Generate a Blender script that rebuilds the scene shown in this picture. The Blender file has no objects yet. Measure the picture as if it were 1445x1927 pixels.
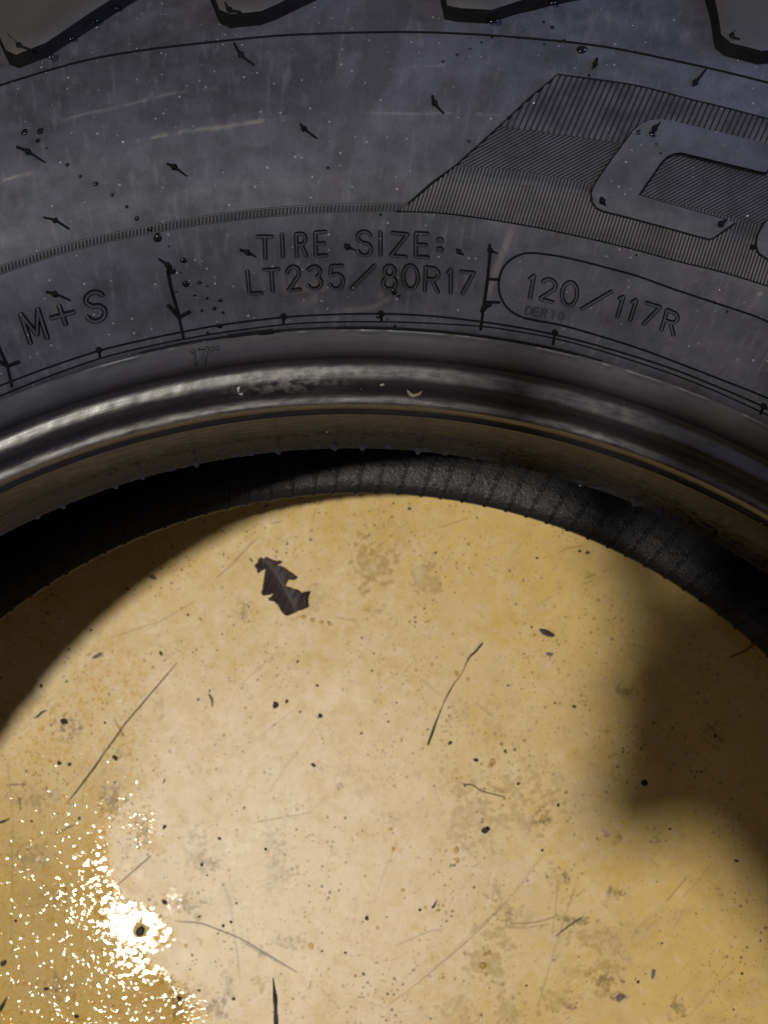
import bpy, bmesh, math, random
import numpy as np
from mathutils import Matrix, Vector
from mathutils.geometry import delaunay_2d_cdt

# ------------------------------------------------------------------ camera, world, lamps
SC = bpy.context.scene
COL = SC.collection
S = 0.001                                     # every length below is in millimetres
rad = math.radians
CAM = np.array([0.0, 157.58, 622.15])
FPX = 2900.0                                  # focal length in pixels of the 1445 x 1927 photograph


def _R(axis, a):
    return np.array(Matrix.Rotation(rad(a), 3, axis))


ROT = _R('Z', 8.69387) @ _R('X', 4.94095) @ _R('Z', -5.14128)
cam = bpy.data.cameras.new('camera')
cam.sensor_fit = 'VERTICAL'
cam.sensor_height = 24.0
cam.lens = 24.0 * FPX / 1927.0
cam.clip_start = 0.01
cam.clip_end = 50.0
cam.dof.use_dof = True
cam.dof.focus_distance = 0.408
cam.dof.aperture_fstop = 22.0
cam_ob = bpy.data.objects.new('camera', cam)
COL.objects.link(cam_ob)
M4 = Matrix(ROT.tolist()).to_4x4()
M4.translation = Vector(CAM * S)
cam_ob.matrix_world = M4
SC.camera = cam_ob

world = bpy.data.worlds.new('World')
SC.world = world
world.use_nodes = True
bg = world.node_tree.nodes['Background']
bg.inputs['Color'].default_value = (1.0, 0.74, 0.47, 1)
bg.inputs['Strength'].default_value = 0.15


def area_lamp(name, loc, target, size, power, color, sizey=None):
    l = bpy.data.lights.new(name, 'AREA')
    l.energy = power
    l.color = color
    if sizey:
        l.shape = 'RECTANGLE'
        l.size = size * S
        l.size_y = sizey * S
    else:
        l.shape = 'DISK'
        l.size = size * S
    o = bpy.data.objects.new(name, l)
    COL.objects.link(o)
    o.location = Vector(loc) * S
    d = (Vector(target) - Vector(loc))
    o.rotation_euler = d.to_track_quat('-Z', 'Y').to_euler()
    return o


LAMP = np.array([-557.0, 14.0, 2000.0])
area_lamp('ceiling_lamp', LAMP, (0, 150, 0), 80, 35.5, (1.0, 0.94, 0.855))
area_lamp('cool_window_light', (1500, 760, 700), (60, 260, 220), 900, 25.0, (0.34, 0.50, 1.0), 700)
area_lamp('high_cool_light', (435, -230, 2000), (120, 160, 200), 190, 0.75, (0.38, 0.55, 1.0))  # added overhead to give the blue highlight on the right bead
area_lamp('warm_fill_light', (-1250, -150, 1900), (0, 150, 0), 700, 0.9, (1.0, 0.80, 0.56))  # warm fill lamp added at upper left to lift the phone's shadow

SC.view_settings.view_transform = 'Standard'
SC.view_settings.look = 'None'
SC.view_settings.exposure = 0.0
SC.view_settings.gamma = 1.0

# ------------------------------------------------------------------ measuring: photograph point -> point of the surface
rng = np.random.default_rng(7)
random.seed(7)
FA, FB = 0.036, -0.087                        # the sheet the tire lies on slopes a little


def floor_z(x, y):
    return FA * x + FB * (y - 160.0)


def rays(uv):
    uv = np.atleast_2d(np.asarray(uv, float))
    d = np.c_[(uv[:, 0] - 722.5) / FPX, -(uv[:, 1] - 963.5) / FPX, -np.ones(len(uv))]
    return d @ ROT.T


def project(P):
    q = (np.asarray(P, float) - CAM) @ ROT
    return np.c_[722.5 - FPX * q[:, 0] / q[:, 2], 963.5 + FPX * q[:, 1] / q[:, 2]]


def on_floor(uv, h=0.0):
    d = rays(uv)
    n = np.array([-FA, -FB, 1.0])
    t = (h - FB * 160.0 - n @ CAM) / (d @ n)
    return CAM + d * t[:, None]


# upper sidewall: radius -> height, radius -> sideways shift of the slightly deformed ring
WR = np.array([239.79, 240.7, 242.9, 247, 254, 262, 268, 276, 288, 302, 316.6, 330, 344, 357, 368, 374])
WZ = np.array([222.7, 224.3, 226.2, 229.6, 235.6, 241.4, 244.2, 246.0, 245.8, 242.8, 237.7, 231.6, 223.5, 213.5, 201.5, 190.0])


def wall_dx(r):
    return np.clip(-3.2 + (np.asarray(r, float) - 213) * 0.089, -3.4, 7.5)


def _pchip(x, y):
    h = np.diff(x)
    dl = np.diff(y) / h
    m = np.zeros_like(y)
    m[0], m[-1] = dl[0], dl[-1]
    for i in range(1, len(x) - 1):
        if dl[i - 1] * dl[i] > 0:
            w1, w2 = 2 * h[i] + h[i - 1], h[i] + 2 * h[i - 1]
            m[i] = (w1 + w2) / (w1 / dl[i - 1] + w2 / dl[i])

    def f(q):
        q = np.asarray(q, float)
        k = np.clip(np.searchsorted(x, q) - 1, 0, len(x) - 2)
        t = (q - x[k]) / h[k]
        return (y[k] * (1 + 2 * t) * (1 - t) ** 2 + h[k] * m[k] * t * (1 - t) ** 2
                + y[k + 1] * t * t * (3 - 2 * t) + h[k] * m[k + 1] * t * t * (t - 1))
    return f


wall_z = _pchip(WR, WZ)
# bead (from the sidewall down to the toe), radius / height / shift
BEAD = [(239.79, 222.7), (238.25, 221.9), (236.61, 220.9), (235.16, 219.6), (233.91, 217.9), (232.9, 216.4), (232.0, 215.75), (231.2, 215.5),
        (230.12, 215.33), (229.02, 215.15), (227.79, 214.8), (226.64, 213.9), (225.54, 212.5), (224.44, 211.3), (223.91, 211.0),
        (221.98, 210.4), (221.59, 209.2), (221.22, 207.8), (220.27, 206.4), (219.76, 205.9), (219.53, 201.5), (218.99, 195.0),
        (217.82, 187.3), (217.29, 185.6), (215.66, 181.7), (214.57, 180.6), (213.77, 179.6)]


def on_fun(uv, zf, dxf, z0=238.0):
    d = rays(uv)
    z = np.full(len(d), z0)
    for _ in range(40):
        t = (z - CAM[2]) / d[:, 2]
        P = CAM + d * t[:, None]
        r = np.hypot(P[:, 0], P[:, 1])
        r = np.hypot(P[:, 0] - dxf(r), P[:, 1])
        z = z + 0.6 * (zf(r) - z)
    return P, r


def wall_normal(P, r):
    s = (wall_z(r + 0.4) - wall_z(r - 0.4)) / 0.8
    c = np.c_[P[:, 0] - wall_dx(r), P[:, 1]] / r[:, None]
    n = np.c_[-s[:, None] * c, np.ones(len(P))]
    return n / np.linalg.norm(n, axis=1)[:, None]


def on_wall(uv, h=0.0):
    """points of the upper sidewall seen at photograph points uv, raised by h along the normal"""
    P, r = on_fun(uv, wall_z, wall_dx)
    return P + wall_normal(P, r) * np.reshape(h, (-1, 1))


def wall_polar(th, r, h=0.0):
    th, r = np.asarray(th, float), np.asarray(r, float)
    P = np.c_[wall_dx(r) + r * np.cos(th), r * np.sin(th), wall_z(r)]
    return P + wall_normal(P, r) * np.reshape(h, (-1, 1))


BR = np.array([b[0] for b in BEAD])[::-1]
BZ = np.array([b[1] for b in BEAD])[::-1]


def on_bead(uv, h=0.0):
    d = rays(uv)
    best = np.full(len(d), -1.0)
    zz = np.linspace(226, 180, 231)
    out = np.zeros((len(d), 3))
    done = np.zeros(len(d), bool)
    for z in zz:
        P = CAM + d * ((z - CAM[2]) / d[:, 2])[:, None]
        rr = np.hypot(P[:, 0] - wall_dx(235 if z > 215 else 222), P[:, 1])
        rz = np.interp(z, BZ, BR)
        hit = (~done) & (rr >= rz)
        out[hit] = P[hit]
        done |= hit
    out[~done] = P[~done]
    return out + np.array([0, 0, 1.0]) * np.reshape(h, (-1, 1))


# ------------------------------------------------------------------ small helpers
def fft_noise(shape, step, lo, hi, seed, slope=1.0):
    """smooth random field with wavelengths lo..hi (mm), unit deviation"""
    g = np.random.default_rng(seed).standard_normal(shape)
    F = np.fft.rfft2(g)
    fy = np.fft.fftfreq(shape[0], step)[:, None]
    fx = np.fft.rfftfreq(shape[1], step)[None, :]
    f = np.hypot(fx, fy) + 1e-9
    w = np.exp(-(f * lo) ** 2) * (1 - np.exp(-(f * hi) ** 2)) / f ** slope
    o = np.fft.irfft2(F * w, s=shape)
    return o / (o.std() + 1e-12)


def seg_dist(uv, pts):
    d = np.full(len(uv), 1e9)
    tt = np.zeros(len(uv))
    n = len(pts) - 1
    for i in range(n):
        a, b = np.asarray(pts[i], float), np.asarray(pts[i + 1], float)
        ab = b - a
        t = np.clip(((uv - a) @ ab) / (ab @ ab + 1e-9), 0, 1)
        q = np.hypot(*(uv - a - t[:, None] * ab).T)
        m = q < d
        d[m] = q[m]
        tt[m] = (i + t[m]) / n
    return d, tt


def in_poly(uv, poly):
    x, y = uv[:, 0], uv[:, 1]
    c = np.zeros(len(uv), bool)
    p = np.asarray(poly, float)
    for i in range(len(p)):
        x0, y0 = p[i - 1]
        x1, y1 = p[i]
        if y0 == y1:
            continue
        k = ((y0 > y) != (y1 > y)) & (x < (x1 - x0) * (y - y0) / (y1 - y0) + x0)
        c ^= k
    return c


def signed_poly(uv, poly):
    d, _ = seg_dist(uv, list(poly) + [poly[0]])
    return np.where(in_poly(uv, poly), d, -d)


def link(name, me, parent=None):
    o = bpy.data.objects.new(name, me)
    COL.objects.link(o)
    if parent is not None:
        o.parent = parent
    return o


def mesh_from(name, V, Fc, mats, midx=None, smooth=False, scale=S):
    me = bpy.data.meshes.new(name)
    V = np.asarray(V, float) * scale
    me.from_pydata(V.tolist(), [], [list(map(int, f)) for f in Fc])
    for m in mats:
        me.materials.append(m)
    if midx is not None:
        me.polygons.foreach_set('material_index', np.asarray(midx, np.int32))
    if smooth:
        me.polygons.foreach_set('use_smooth', np.ones(len(me.polygons), bool))
    me.update()
    return me


def grid_mesh(name, P, mat, attrs=None, closed=False, smooth=True, keep=None, flip=False):
    """P: (n, m, 3) grid in mm -> quads, made with foreach_set"""
    n, m = P.shape[:2]
    idx = np.arange(n * m).reshape(n, m)
    a = idx[:-1, :-1]
    b = idx[1:, :-1]
    c = idx[1:, 1:]
    d = idx[:-1, 1:]
    if closed:
        a = idx
        b = np.roll(idx, -1, 0)
        a, d = a[:, :-1], a[:, 1:]
        b, c = b[:, :-1], b[:, 1:]
    Q = np.stack([a, b, c, d] if not flip else [d, c, b, a], -1).reshape(-1, 4)
    V = P.reshape(-1, 3)
    if keep is not None:
        k = keep.reshape(-1)
        Q = Q[k[Q].all(1)]
        used = np.unique(Q)
        mp = np.full(len(V), -1)
        mp[used] = np.arange(len(used))
        Q = mp[Q]
        V = V[used]
        if attrs:
            attrs = {kk: vv.reshape(len(k), -1)[used] for kk, vv in attrs.items()}
    me = bpy.data.meshes.new(name)
    me.vertices.add(len(V))
    me.vertices.foreach_set('co', (V * S).astype(np.float32).ravel())
    me.loops.add(len(Q) * 4)
    me.loops.foreach_set('vertex_index', Q.astype(np.int32).ravel())
    me.polygons.add(len(Q))
    me.polygons.foreach_set('loop_start', np.arange(0, len(Q) * 4, 4, dtype=np.int32))
    me.polygons.foreach_set('loop_total', np.full(len(Q), 4, np.int32))
    if smooth:
        me.polygons.foreach_set('use_smooth', np.ones(len(Q), bool))
    me.materials.append(mat)
    for kk, vv in (attrs or {}).items():
        vv = np.asarray(vv, np.float32).reshape(len(V), -1)
        if vv.shape[1] == 1:
            at = me.attributes.new(kk, 'FLOAT', 'POINT')
            at.data.foreach_set('value', vv.ravel())
        else:
            at = me.attributes.new(kk, 'FLOAT_VECTOR', 'POINT')
            at.data.foreach_set('vector', vv.ravel())
    me.update()
    me.validate()
    return me


def resample(path, step):
    p = np.asarray(path, float)
    s = np.r_[0, np.cumsum(np.hypot(*np.diff(p, axis=0).T))]
    n = max(2, int(s[-1] / step) + 1)
    q = np.linspace(0, s[-1], n)
    return np.c_[np.interp(q, s, p[:, 0]), np.interp(q, s, p[:, 1])]


def smooth_path(path, step=6.0):
    """Catmull-Rom through photograph points"""
    p = np.asarray(path, float)
    p = np.vstack([2 * p[0] - p[1], p, 2 * p[-1] - p[-2]])
    out = []
    for i in range(1, len(p) - 2):
        a, b, c, d = p[i - 1:i + 3]
        n = max(2, int(np.hypot(*(c - b)) / step))
        for t in np.linspace(0, 1, n, endpoint=False):
            out.append(0.5 * ((2 * b) + (c - a) * t + (2 * a - 5 * b + 4 * c - d) * t * t + (3 * b - a - 3 * c + d) * t ** 3))
    out.append(p[-2])
    return np.array(out)


def ribbon(path, prof, mapf, base=0, cap=True):
    """sweep a cross-section [(offset px, height mm)] along a path; returns V, F, midx. prof slots give the material of each strip"""
    p = np.asarray(path, float)
    t = np.gradient(p, axis=0)
    t /= np.hypot(*t.T)[:, None] + 1e-9
    nrm = np.c_[-t[:, 1], t[:, 0]]
    offs = np.array([q[0] for q in prof])
    hs = np.array([q[1] for q in prof])
    n, m = len(p), len(prof)
    if cap:                                   # rounded ends
        w = offs.max()
        p = np.vstack([p[0] - t[0] * w * 0.75, p[0] - t[0] * w * 0.4, p, p[-1] + t[-1] * w * 0.4, p[-1] + t[-1] * w * 0.75])
        nrm = np.vstack([nrm[0], nrm[0], nrm, nrm[-1], nrm[-1]])
        sc = np.r_[0.35, 0.8, np.ones(n), 0.8, 0.35]
        hc = np.r_[0.0, 0.75, np.ones(n), 0.75, 0.0]
        n += 4
    else:
        sc, hc = np.ones(n), np.ones(n)
    uv = (p[:, None, :] + nrm[:, None, :] * (offs[None, :] * sc[:, None])[..., None]).reshape(-1, 2)
    h = (hs[None, :] * hc[:, None]).ravel()
    V = mapf(uv, h)
    F, mi = [], []
    for i in range(n - 1):
        for j in range(m - 1):
            a = base + i * m + j
            F.append((a, a + 1, a + m + 1, a + m))
            mi.append(prof[j][2])
    return V, F, mi


class Build:
    def __init__(self):
        self.V, self.F, self.mi, self.n = [], [], [], 0

    def add(self, V, F, mi):
        self.V.append(np.asarray(V, float))
        self.F += [tuple(x + self.n for x in f) for f in F]
        self.mi += list(mi)
        self.n += len(V)

    def rib(self, path, prof, mapf, cap=True):
        V, F, mi = ribbon(path, prof, mapf, 0, cap)
        self.add(V, F, mi)

    def mesh(self, name, mats, smooth=False):
        return mesh_from(name, np.vstack(self.V), self.F, mats, self.mi, smooth)


def plateau(poly, mapf, h, step, base_shift=None, h0=-0.05, mats_idx=(0, 1), holes=(), jitter=0.0, hfun=None):
    """raised flat-topped piece with walls; poly in the 2-D space of mapf"""
    poly = np.asarray(poly, float)
    loops = [poly] + [np.asarray(q, float) for q in holes]
    pts, edges = [], []
    for L in loops:
        k = len(pts)
        pts += L.tolist()
        edges += [(k + i, k + (i + 1) % len(L)) for i in range(len(L))]
    nb = len(pts)
    lo, hi = poly.min(0), poly.max(0)
    gx, gy = np.meshgrid(np.arange(lo[0] + step / 2, hi[0], step), np.arange(lo[1] + step / 2, hi[1], step))
    g = np.c_[gx.ravel(), gy.ravel()]
    if len(g):
        k = in_poly(g, poly)
        for L in holes:
            k &= ~in_poly(g, L)
        for L in loops:
            dd, _ = seg_dist(g, L.tolist() + [L[0].tolist()])
            k &= dd > step * 0.4
        g = g[k]
        pts += g.tolist()
    r = delaunay_2d_cdt([Vector(q) for q in pts], edges, [], 2 if not holes else 2, 1e-5)
    vo = np.array([list(v) for v in r[0]])
    T = []
    for f in r[2]:
        c = vo[list(f)].mean(0)[None]
        if in_poly(c, poly)[0] and not any(in_poly(c, L)[0] for L in holes):
            T.append(tuple(f))
    hh = np.full(len(vo), h) if hfun is None else hfun(vo)
    top = mapf(vo, hh)
    V = [top]
    F = list(T)
    mi = [mats_idx[0]] * len(T)
    n = len(top)
    for L in loops:
        Lb = L if base_shift is None else L + np.asarray(base_shift(L))
        m = len(L)
        # find the top vertices of this loop by position so walls meet the top
        hl = np.full(m, h) if hfun is None else hfun(L)
        V += [mapf(L, hl), mapf(Lb, np.full(m, h0))]
        for i in range(m):
            j = (i + 1) % m
            F.append((n + i, n + j, n + m + j, n + m + i))
            mi.append(mats_idx[1])
        n += 2 * m
    return np.vstack(V), F, mi


def tag(o, label=None, category=None, group=None, kind=None):
    if label:
        o['label'] = label
    if category:
        o['category'] = category
    if group:
        o['group'] = group
    if kind:
        o['kind'] = kind
    return o


# ------------------------------------------------------------------ materials
class NT:
    def __init__(self, name):
        self.m = bpy.data.materials.new(name)
        self.m.use_nodes = True
        self.t = self.m.node_tree
        self.b = self.t.nodes['Principled BSDF']
        self.out = self.t.nodes['Material Output']
        self.co = None

    def n(self, typ, **kw):
        nd = self.t.nodes.new(typ)
        for k, v in kw.items():
            setattr(nd, k, v)
        return nd

    def l(self, a, b):
        self.t.links.new(a, b)

    def set(self, sock, v):
        if hasattr(v, 'is_linked') or hasattr(v, 'links'):
            self.l(v, sock)
        elif isinstance(v, (tuple, list)) and len(v) == 3 and sock.type == 'RGBA':
            sock.default_value = (*v, 1)
        else:
            sock.default_value = v

    def coord(self):
        if self.co is None:
            self.co = self.n('ShaderNodeTexCoord').outputs['Object']
        return self.co

    def attr(self, name, vec=False):
        a = self.n('ShaderNodeAttribute')
        a.attribute_name = name
        return a.outputs['Vector' if vec else 'Fac']

    def mapping(self, vec, scale):
        m = self.n('ShaderNodeMapping')
        self.l(vec, m.inputs['Vector'])
        m.inputs['Scale'].default_value = scale
        return m.outputs[0]

    def noise(self, scale, detail=3.0, rough=0.55, vec=None, dist=0.0):
        t = self.n('ShaderNodeTexNoise')
        self.l(vec if vec is not None else self.coord(), t.inputs['Vector'])
        t.inputs['Scale'].default_value = scale
        t.inputs['Detail'].default_value = detail
        t.inputs['Roughness'].default_value = rough
        t.inputs['Distortion'].default_value = dist
        return t.outputs['Fac']

    def ramp(self, v, a, b, lo=0.0, hi=1.0):
        r = self.n('ShaderNodeMapRange')
        r.interpolation_type = 'SMOOTHSTEP'
        self.l(v, r.inputs['Value'])
        self.set(r.inputs['From Min'], a)
        self.set(r.inputs['From Max'], b)
        r.inputs['To Min'].default_value = lo
        r.inputs['To Max'].default_value = hi
        return r.outputs[0]

    def mix(self, f, a, b):
        x = self.n('ShaderNodeMix')
        x.data_type = 'RGBA'
        self.set(x.inputs[0], f)
        self.set(x.inputs[6], a)
        self.set(x.inputs[7], b)
        return x.outputs[2]

    def math(self, op, a, b=0.0):
        x = self.n('ShaderNodeMath', operation=op)
        self.set(x.inputs[0], a)
        self.set(x.inputs[1], b)
        return x.outputs[0]

    def bump(self, h, dist, strength=1.0, nrm=None):
        b = self.n('ShaderNodeBump')
        b.inputs['Strength'].default_value = strength
        b.inputs['Distance'].default_value = dist
        self.l(h, b.inputs['Height'])
        if nrm is not None:
            self.l(nrm, b.inputs['Normal'])
        return b.outputs[0]

    def specks(self, scale, share, size, vec=None):
        """small dots in a share of the voronoi cells"""
        v = self.n('ShaderNodeTexVoronoi')
        self.l(vec if vec is not None else self.coord(), v.inputs['Vector'])
        v.inputs['Scale'].default_value = scale
        sp = self.n('ShaderNodeSeparateColor')
        self.l(v.outputs['Color'], sp.inputs[0])
        on = self.math('GREATER_THAN', sp.outputs[0], 1 - share)
        rsz = self.math('MULTIPLY', self.math('POWER', sp.outputs[1], 3.0), size)
        rsz = self.math('ADD', rsz, size * 0.25)
        d = self.math('LESS_THAN', v.outputs['Distance'], rsz)
        return self.math('MULTIPLY', on, d)

    def done(self, color=None, rough=None, normal=None, spec=None, **kw):
        if color is not None:
            self.set(self.b.inputs['Base Color'], color)
        if rough is not None:
            self.set(self.b.inputs['Roughness'], rough)
        if normal is not None:
            self.l(normal, self.b.inputs['Normal'])
        if spec is not None:
            self.b.inputs['Specular IOR Level'].default_value = spec
        for k, v in kw.items():
            self.set(self.b.inputs[k], v)
        return self.m


def mat_dusty(name, tint=1.0, attrs=False):
    t = NT(name)
    big = t.noise(28, 4, 0.6)
    mid = t.noise(150, 4, 0.65)
    fine = t.noise(900, 3, 0.6)
    f = t.math('ADD', t.math('MULTIPLY', t.ramp(big, 0.32, 0.68), 0.45), t.math('MULTIPLY', t.ramp(mid, 0.3, 0.72), 0.4))
    f = t.math('ADD', f, t.math('MULTIPLY', fine, 0.15))
    a = (0.0155 * tint, 0.016 * tint, 0.0205 * tint)
    b = (0.055 * tint, 0.0575 * tint, 0.076 * tint)
    c = t.mix(f, a, b)
    if attrs:
        pol = t.attr('polar', True)
        st = t.noise(1.0, 3, 0.6, t.mapping(pol, (0.55, 0.09, 1)))
        c = t.mix(t.math('MULTIPLY', t.ramp(st, 0.5, 0.78), 0.45), c, (0.085, 0.084, 0.102))
        c = t.mix(t.attr('wipe'), c, (0.022, 0.022, 0.027))
        c = t.mix(t.attr('scuff_and_sheen'), c, (0.19, 0.17, 0.16))
    sp = t.specks(330, 0.12, 0.07)
    sp2 = t.specks(620, 0.45, 0.17)
    c = t.mix(t.math('MULTIPLY', sp2, 0.75), c, (0.16, 0.155, 0.18))
    c = t.mix(sp, c, (0.24, 0.23, 0.25))
    n = t.bump(fine, 0.00008, 0.7)
    return t.done(c, t.ramp(mid, 0.2, 0.8, 0.66, 0.56), n, 0.28)


MAT_DUST = mat_dusty('dusty_grey_rubber', 1.0, True)
MAT_DUST_PLAIN = mat_dusty('dusty_grey_rubber_on_raised_parts', 1.0)
MAT_TEXT = mat_dusty('dusty_rubber_on_lettering', 0.74)


def mat_black():
    t = NT('clean_black_rubber_and_shade')  # also stands for crease shade round letters and on rib flanks
    f = t.noise(260, 3)
    return t.done(t.mix(f, (0.003, 0.003, 0.004), (0.007, 0.007, 0.008)), 0.7, None, 0.04)


MAT_BLACK = mat_black()


def mat_ridge():
    t = NT('ridged_panel_rubber')
    f = t.noise(120, 4, 0.6)
    sp = t.specks(420, 0.2, 0.09)
    c = t.mix(t.ramp(f, 0.3, 0.7), (0.018, 0.018, 0.023), (0.042, 0.042, 0.053))
    c = t.mix(sp, c, (0.3, 0.3, 0.34))
    return t.done(c, 0.5, None, 0.35)


MAT_RIDGE = mat_ridge()


def mat_bead():
    t = NT('glossy_bead_rubber')
    pol = t.attr('polar', True)
    st = t.noise(1.0, 4, 0.65, t.mapping(pol, (0.05, 1.6, 1)))
    blot = t.noise(1.0, 4, 0.6, t.mapping(pol, (0.12, 0.5, 1)))
    grain = t.noise(1300, 2, 0.5)
    soap_and_light = t.math('MULTIPLY', t.attr('soap_and_light'), t.ramp(t.math('ADD', t.math('MULTIPLY', blot, 0.6), t.math('MULTIPLY', st, 0.4)), 0.30, 0.62))
    c = t.mix(st, (0.006, 0.006, 0.008), (0.014, 0.014, 0.018))
    c = t.mix(t.attr('dust'), c, (0.030, 0.031, 0.038))
    c = t.mix(soap_and_light, c, (0.20, 0.19, 0.185))
    c = t.mix(t.specks(300, 0.12, 0.07), c, (0.4, 0.38, 0.36))
    r = t.math('ADD', t.ramp(blot, 0.3, 0.7, 0.27, 0.40), t.math('MULTIPLY', t.attr('dust'), 0.22))
    n = t.bump(grain, 0.00003, 0.35)
    n = t.bump(st, 0.00012, 0.2, n)
    t.l(t.math('SUBTRACT', 1.5, t.math('MULTIPLY', t.attr('seat'), 0.33)), t.b.inputs['IOR'])
    t.l(t.math('SUBTRACT', 0.5, t.math('MULTIPLY', t.attr('seat'), 0.2)), t.b.inputs['Specular IOR Level'])
    return t.done(c, t.math('SUBTRACT', r, 0.03), n)


MAT_BEAD = mat_bead()


def mat_liner():
    t = NT('leathery_inner_liner_rubber')
    w = t.n('ShaderNodeTexVoronoi')
    t.l(t.coord(), w.inputs['Vector'])
    w.inputs['Scale'].default_value = 1100
    nz = t.noise(1000, 3, 0.6, None, 1.2)
    h = t.math('ADD', t.math('MULTIPLY', w.outputs['Distance'], 0.6), nz)
    c = t.mix(t.noise(90, 3), (0.007, 0.007, 0.008), (0.015, 0.015, 0.016))
    c = t.mix(t.specks(420, 0.1, 0.07), c, (0.2, 0.18, 0.15))
    return t.done(c, 0.38, t.bump(h, 0.00020, 0.8), 0.22)


MAT_LINER = mat_liner()


def mat_tread():
    t = NT('tread_rubber')
    f = t.noise(80, 4)
    c = t.mix(f, (0.02, 0.02, 0.02), (0.05, 0.048, 0.044))
    return t.done(c, 0.6, t.bump(f, 0.0005, 0.4), 0.3)


MAT_TREAD = mat_tread()


def mat_lug():
    t = NT('dusty_lug_rubber')
    f = t.noise(60, 4, 0.6)
    c = t.mix(f, (0.022, 0.022, 0.024), (0.042, 0.042, 0.044))
    return t.done(c, 0.55, t.bump(t.noise(500, 3), 0.0001, 0.5), 0.35)


MAT_LUG = mat_lug()


def mat_floor():
    t = NT('worn_yellow_painted_sheet')
    big = t.noise(14, 4, 0.6)
    mid = t.noise(70, 5, 0.65, None, 0.4)
    fine = t.noise(420, 3, 0.6)
    str1 = t.noise(1.0, 3, 0.6, t.mapping(t.coord(), (420, 40, 1)))
    yel = t.mix(t.ramp(big, 0.3, 0.7), (0.53, 0.37, 0.115), (0.58, 0.415, 0.148))
    dry = t.mix(t.ramp(mid, 0.3, 0.75), (0.60, 0.465, 0.28), (0.69, 0.57, 0.39))
    c = t.mix(t.math('MINIMUM', t.math('ADD', t.attr('scuff_and_sheen'), t.math('MULTIPLY', t.ramp(mid, 0.45, 0.8), 0.22)), 1.0), yel, dry)
    c = t.mix(t.math('MULTIPLY', t.ramp(str1, 0.55, 0.8), 0.18), c, (0.42, 0.32, 0.17))
    mottle = t.noise(190, 5, 0.7, None, 0.8)
    c = t.mix(t.math('MULTIPLY', t.ramp(mottle, 0.50, 0.72), 0.30), c, (0.40, 0.285, 0.12))
    c = t.mix(t.math('MULTIPLY', t.ramp(mottle, 0.48, 0.30), 0.18), c, (0.70, 0.60, 0.44))
    c = t.mix(t.math('MULTIPLY', t.attr('stain'), 0.8), c, (0.33, 0.215, 0.040))
    c = t.mix(t.math('MULTIPLY', t.attr('wet'), 0.85), c, t.mix(t.ramp(mid, 0.35, 0.7), (0.36, 0.24, 0.045), (0.45, 0.315, 0.08)))
    c = t.mix(t.math('MULTIPLY', t.attr('grime'), t.ramp(fine, 0.30, 0.62)), c, (0.11, 0.068, 0.022))
    dens = t.ramp(t.noise(45, 3), 0.4, 0.7)
    s1 = t.specks(520, 0.6, 0.30)
    s2 = t.specks(900, 0.7, 0.35)
    s3 = t.specks(260, 0.3, 0.13)
    c = t.mix(t.math('MULTIPLY', s2, t.math('ADD', t.math('MULTIPLY', dens, 0.65), .1)), c, (0.17, 0.11, 0.03))
    c = t.mix(t.math('MULTIPLY', s1, t.math('ADD', t.math('MULTIPLY', dens, 0.7), 0.15)), c, (0.09, 0.06, 0.02))
    c = t.mix(t.math('MULTIPLY', s3, 0.9), c, (0.05, 0.035, 0.02))
    c = t.mix(t.attr('mark'), c, (0.050, 0.026, 0.007))
    c = t.mix(t.attr('pale'), c, (0.74, 0.65, 0.48))
    r = t.ramp(mid, 0.3, 0.75, 0.42, 0.54)
    h = t.math('ADD', t.math('MULTIPLY', fine, 0.5), t.math('MULTIPLY', mid, 0.8))
    n = t.bump(h, 0.0003, 0.35)
    sp_ = t.math('ADD', 0.12, t.math('MULTIPLY', t.attr('scuff_and_sheen'), 0.42))
    t.l(sp_, t.b.inputs['Specular IOR Level'])
    return t.done(c, r, n)


MAT_FLOOR = mat_floor()


def mat_film(name, tint=(0.97, 0.94, 0.86), rough=0.02):
    t = NT(name)
    t.t.nodes.remove(t.b)
    tr = t.n('ShaderNodeBsdfTransparent')
    tr.inputs[0].default_value = (*tint, 1)
    gl = t.n('ShaderNodeBsdfGlossy')
    gl.inputs['Roughness'].default_value = rough
    fr = t.n('ShaderNodeFresnel')
    fr.inputs['IOR'].default_value = 1.36
    mx = t.n('ShaderNodeMixShader')
    t.l(fr.outputs[0], mx.inputs[0])
    t.l(tr.outputs[0], mx.inputs[1])
    t.l(gl.outputs[0], mx.inputs[2])
    t.l(mx.outputs[0], t.out.inputs['Surface'])
    return t.m


MAT_FILM = mat_film('water_film', (0.96, 0.92, 0.80), 0.03)
MAT_BEADWATER = mat_film('clear_water_drop', (0.86, 0.80, 0.66), 0.02)
MAT_DROP = mat_film('water_drop_on_rubber', (0.34, 0.34, 0.36), 0.14)


def mat_plain(name, c0, c1, scale, rough, spec=0.4, bump=0.0002):
    t = NT(name)
    f = t.noise(scale, 4, 0.6)
    return t.done(t.mix(f, c0, c1), rough, t.bump(f, bump, 0.6), spec)


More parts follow.
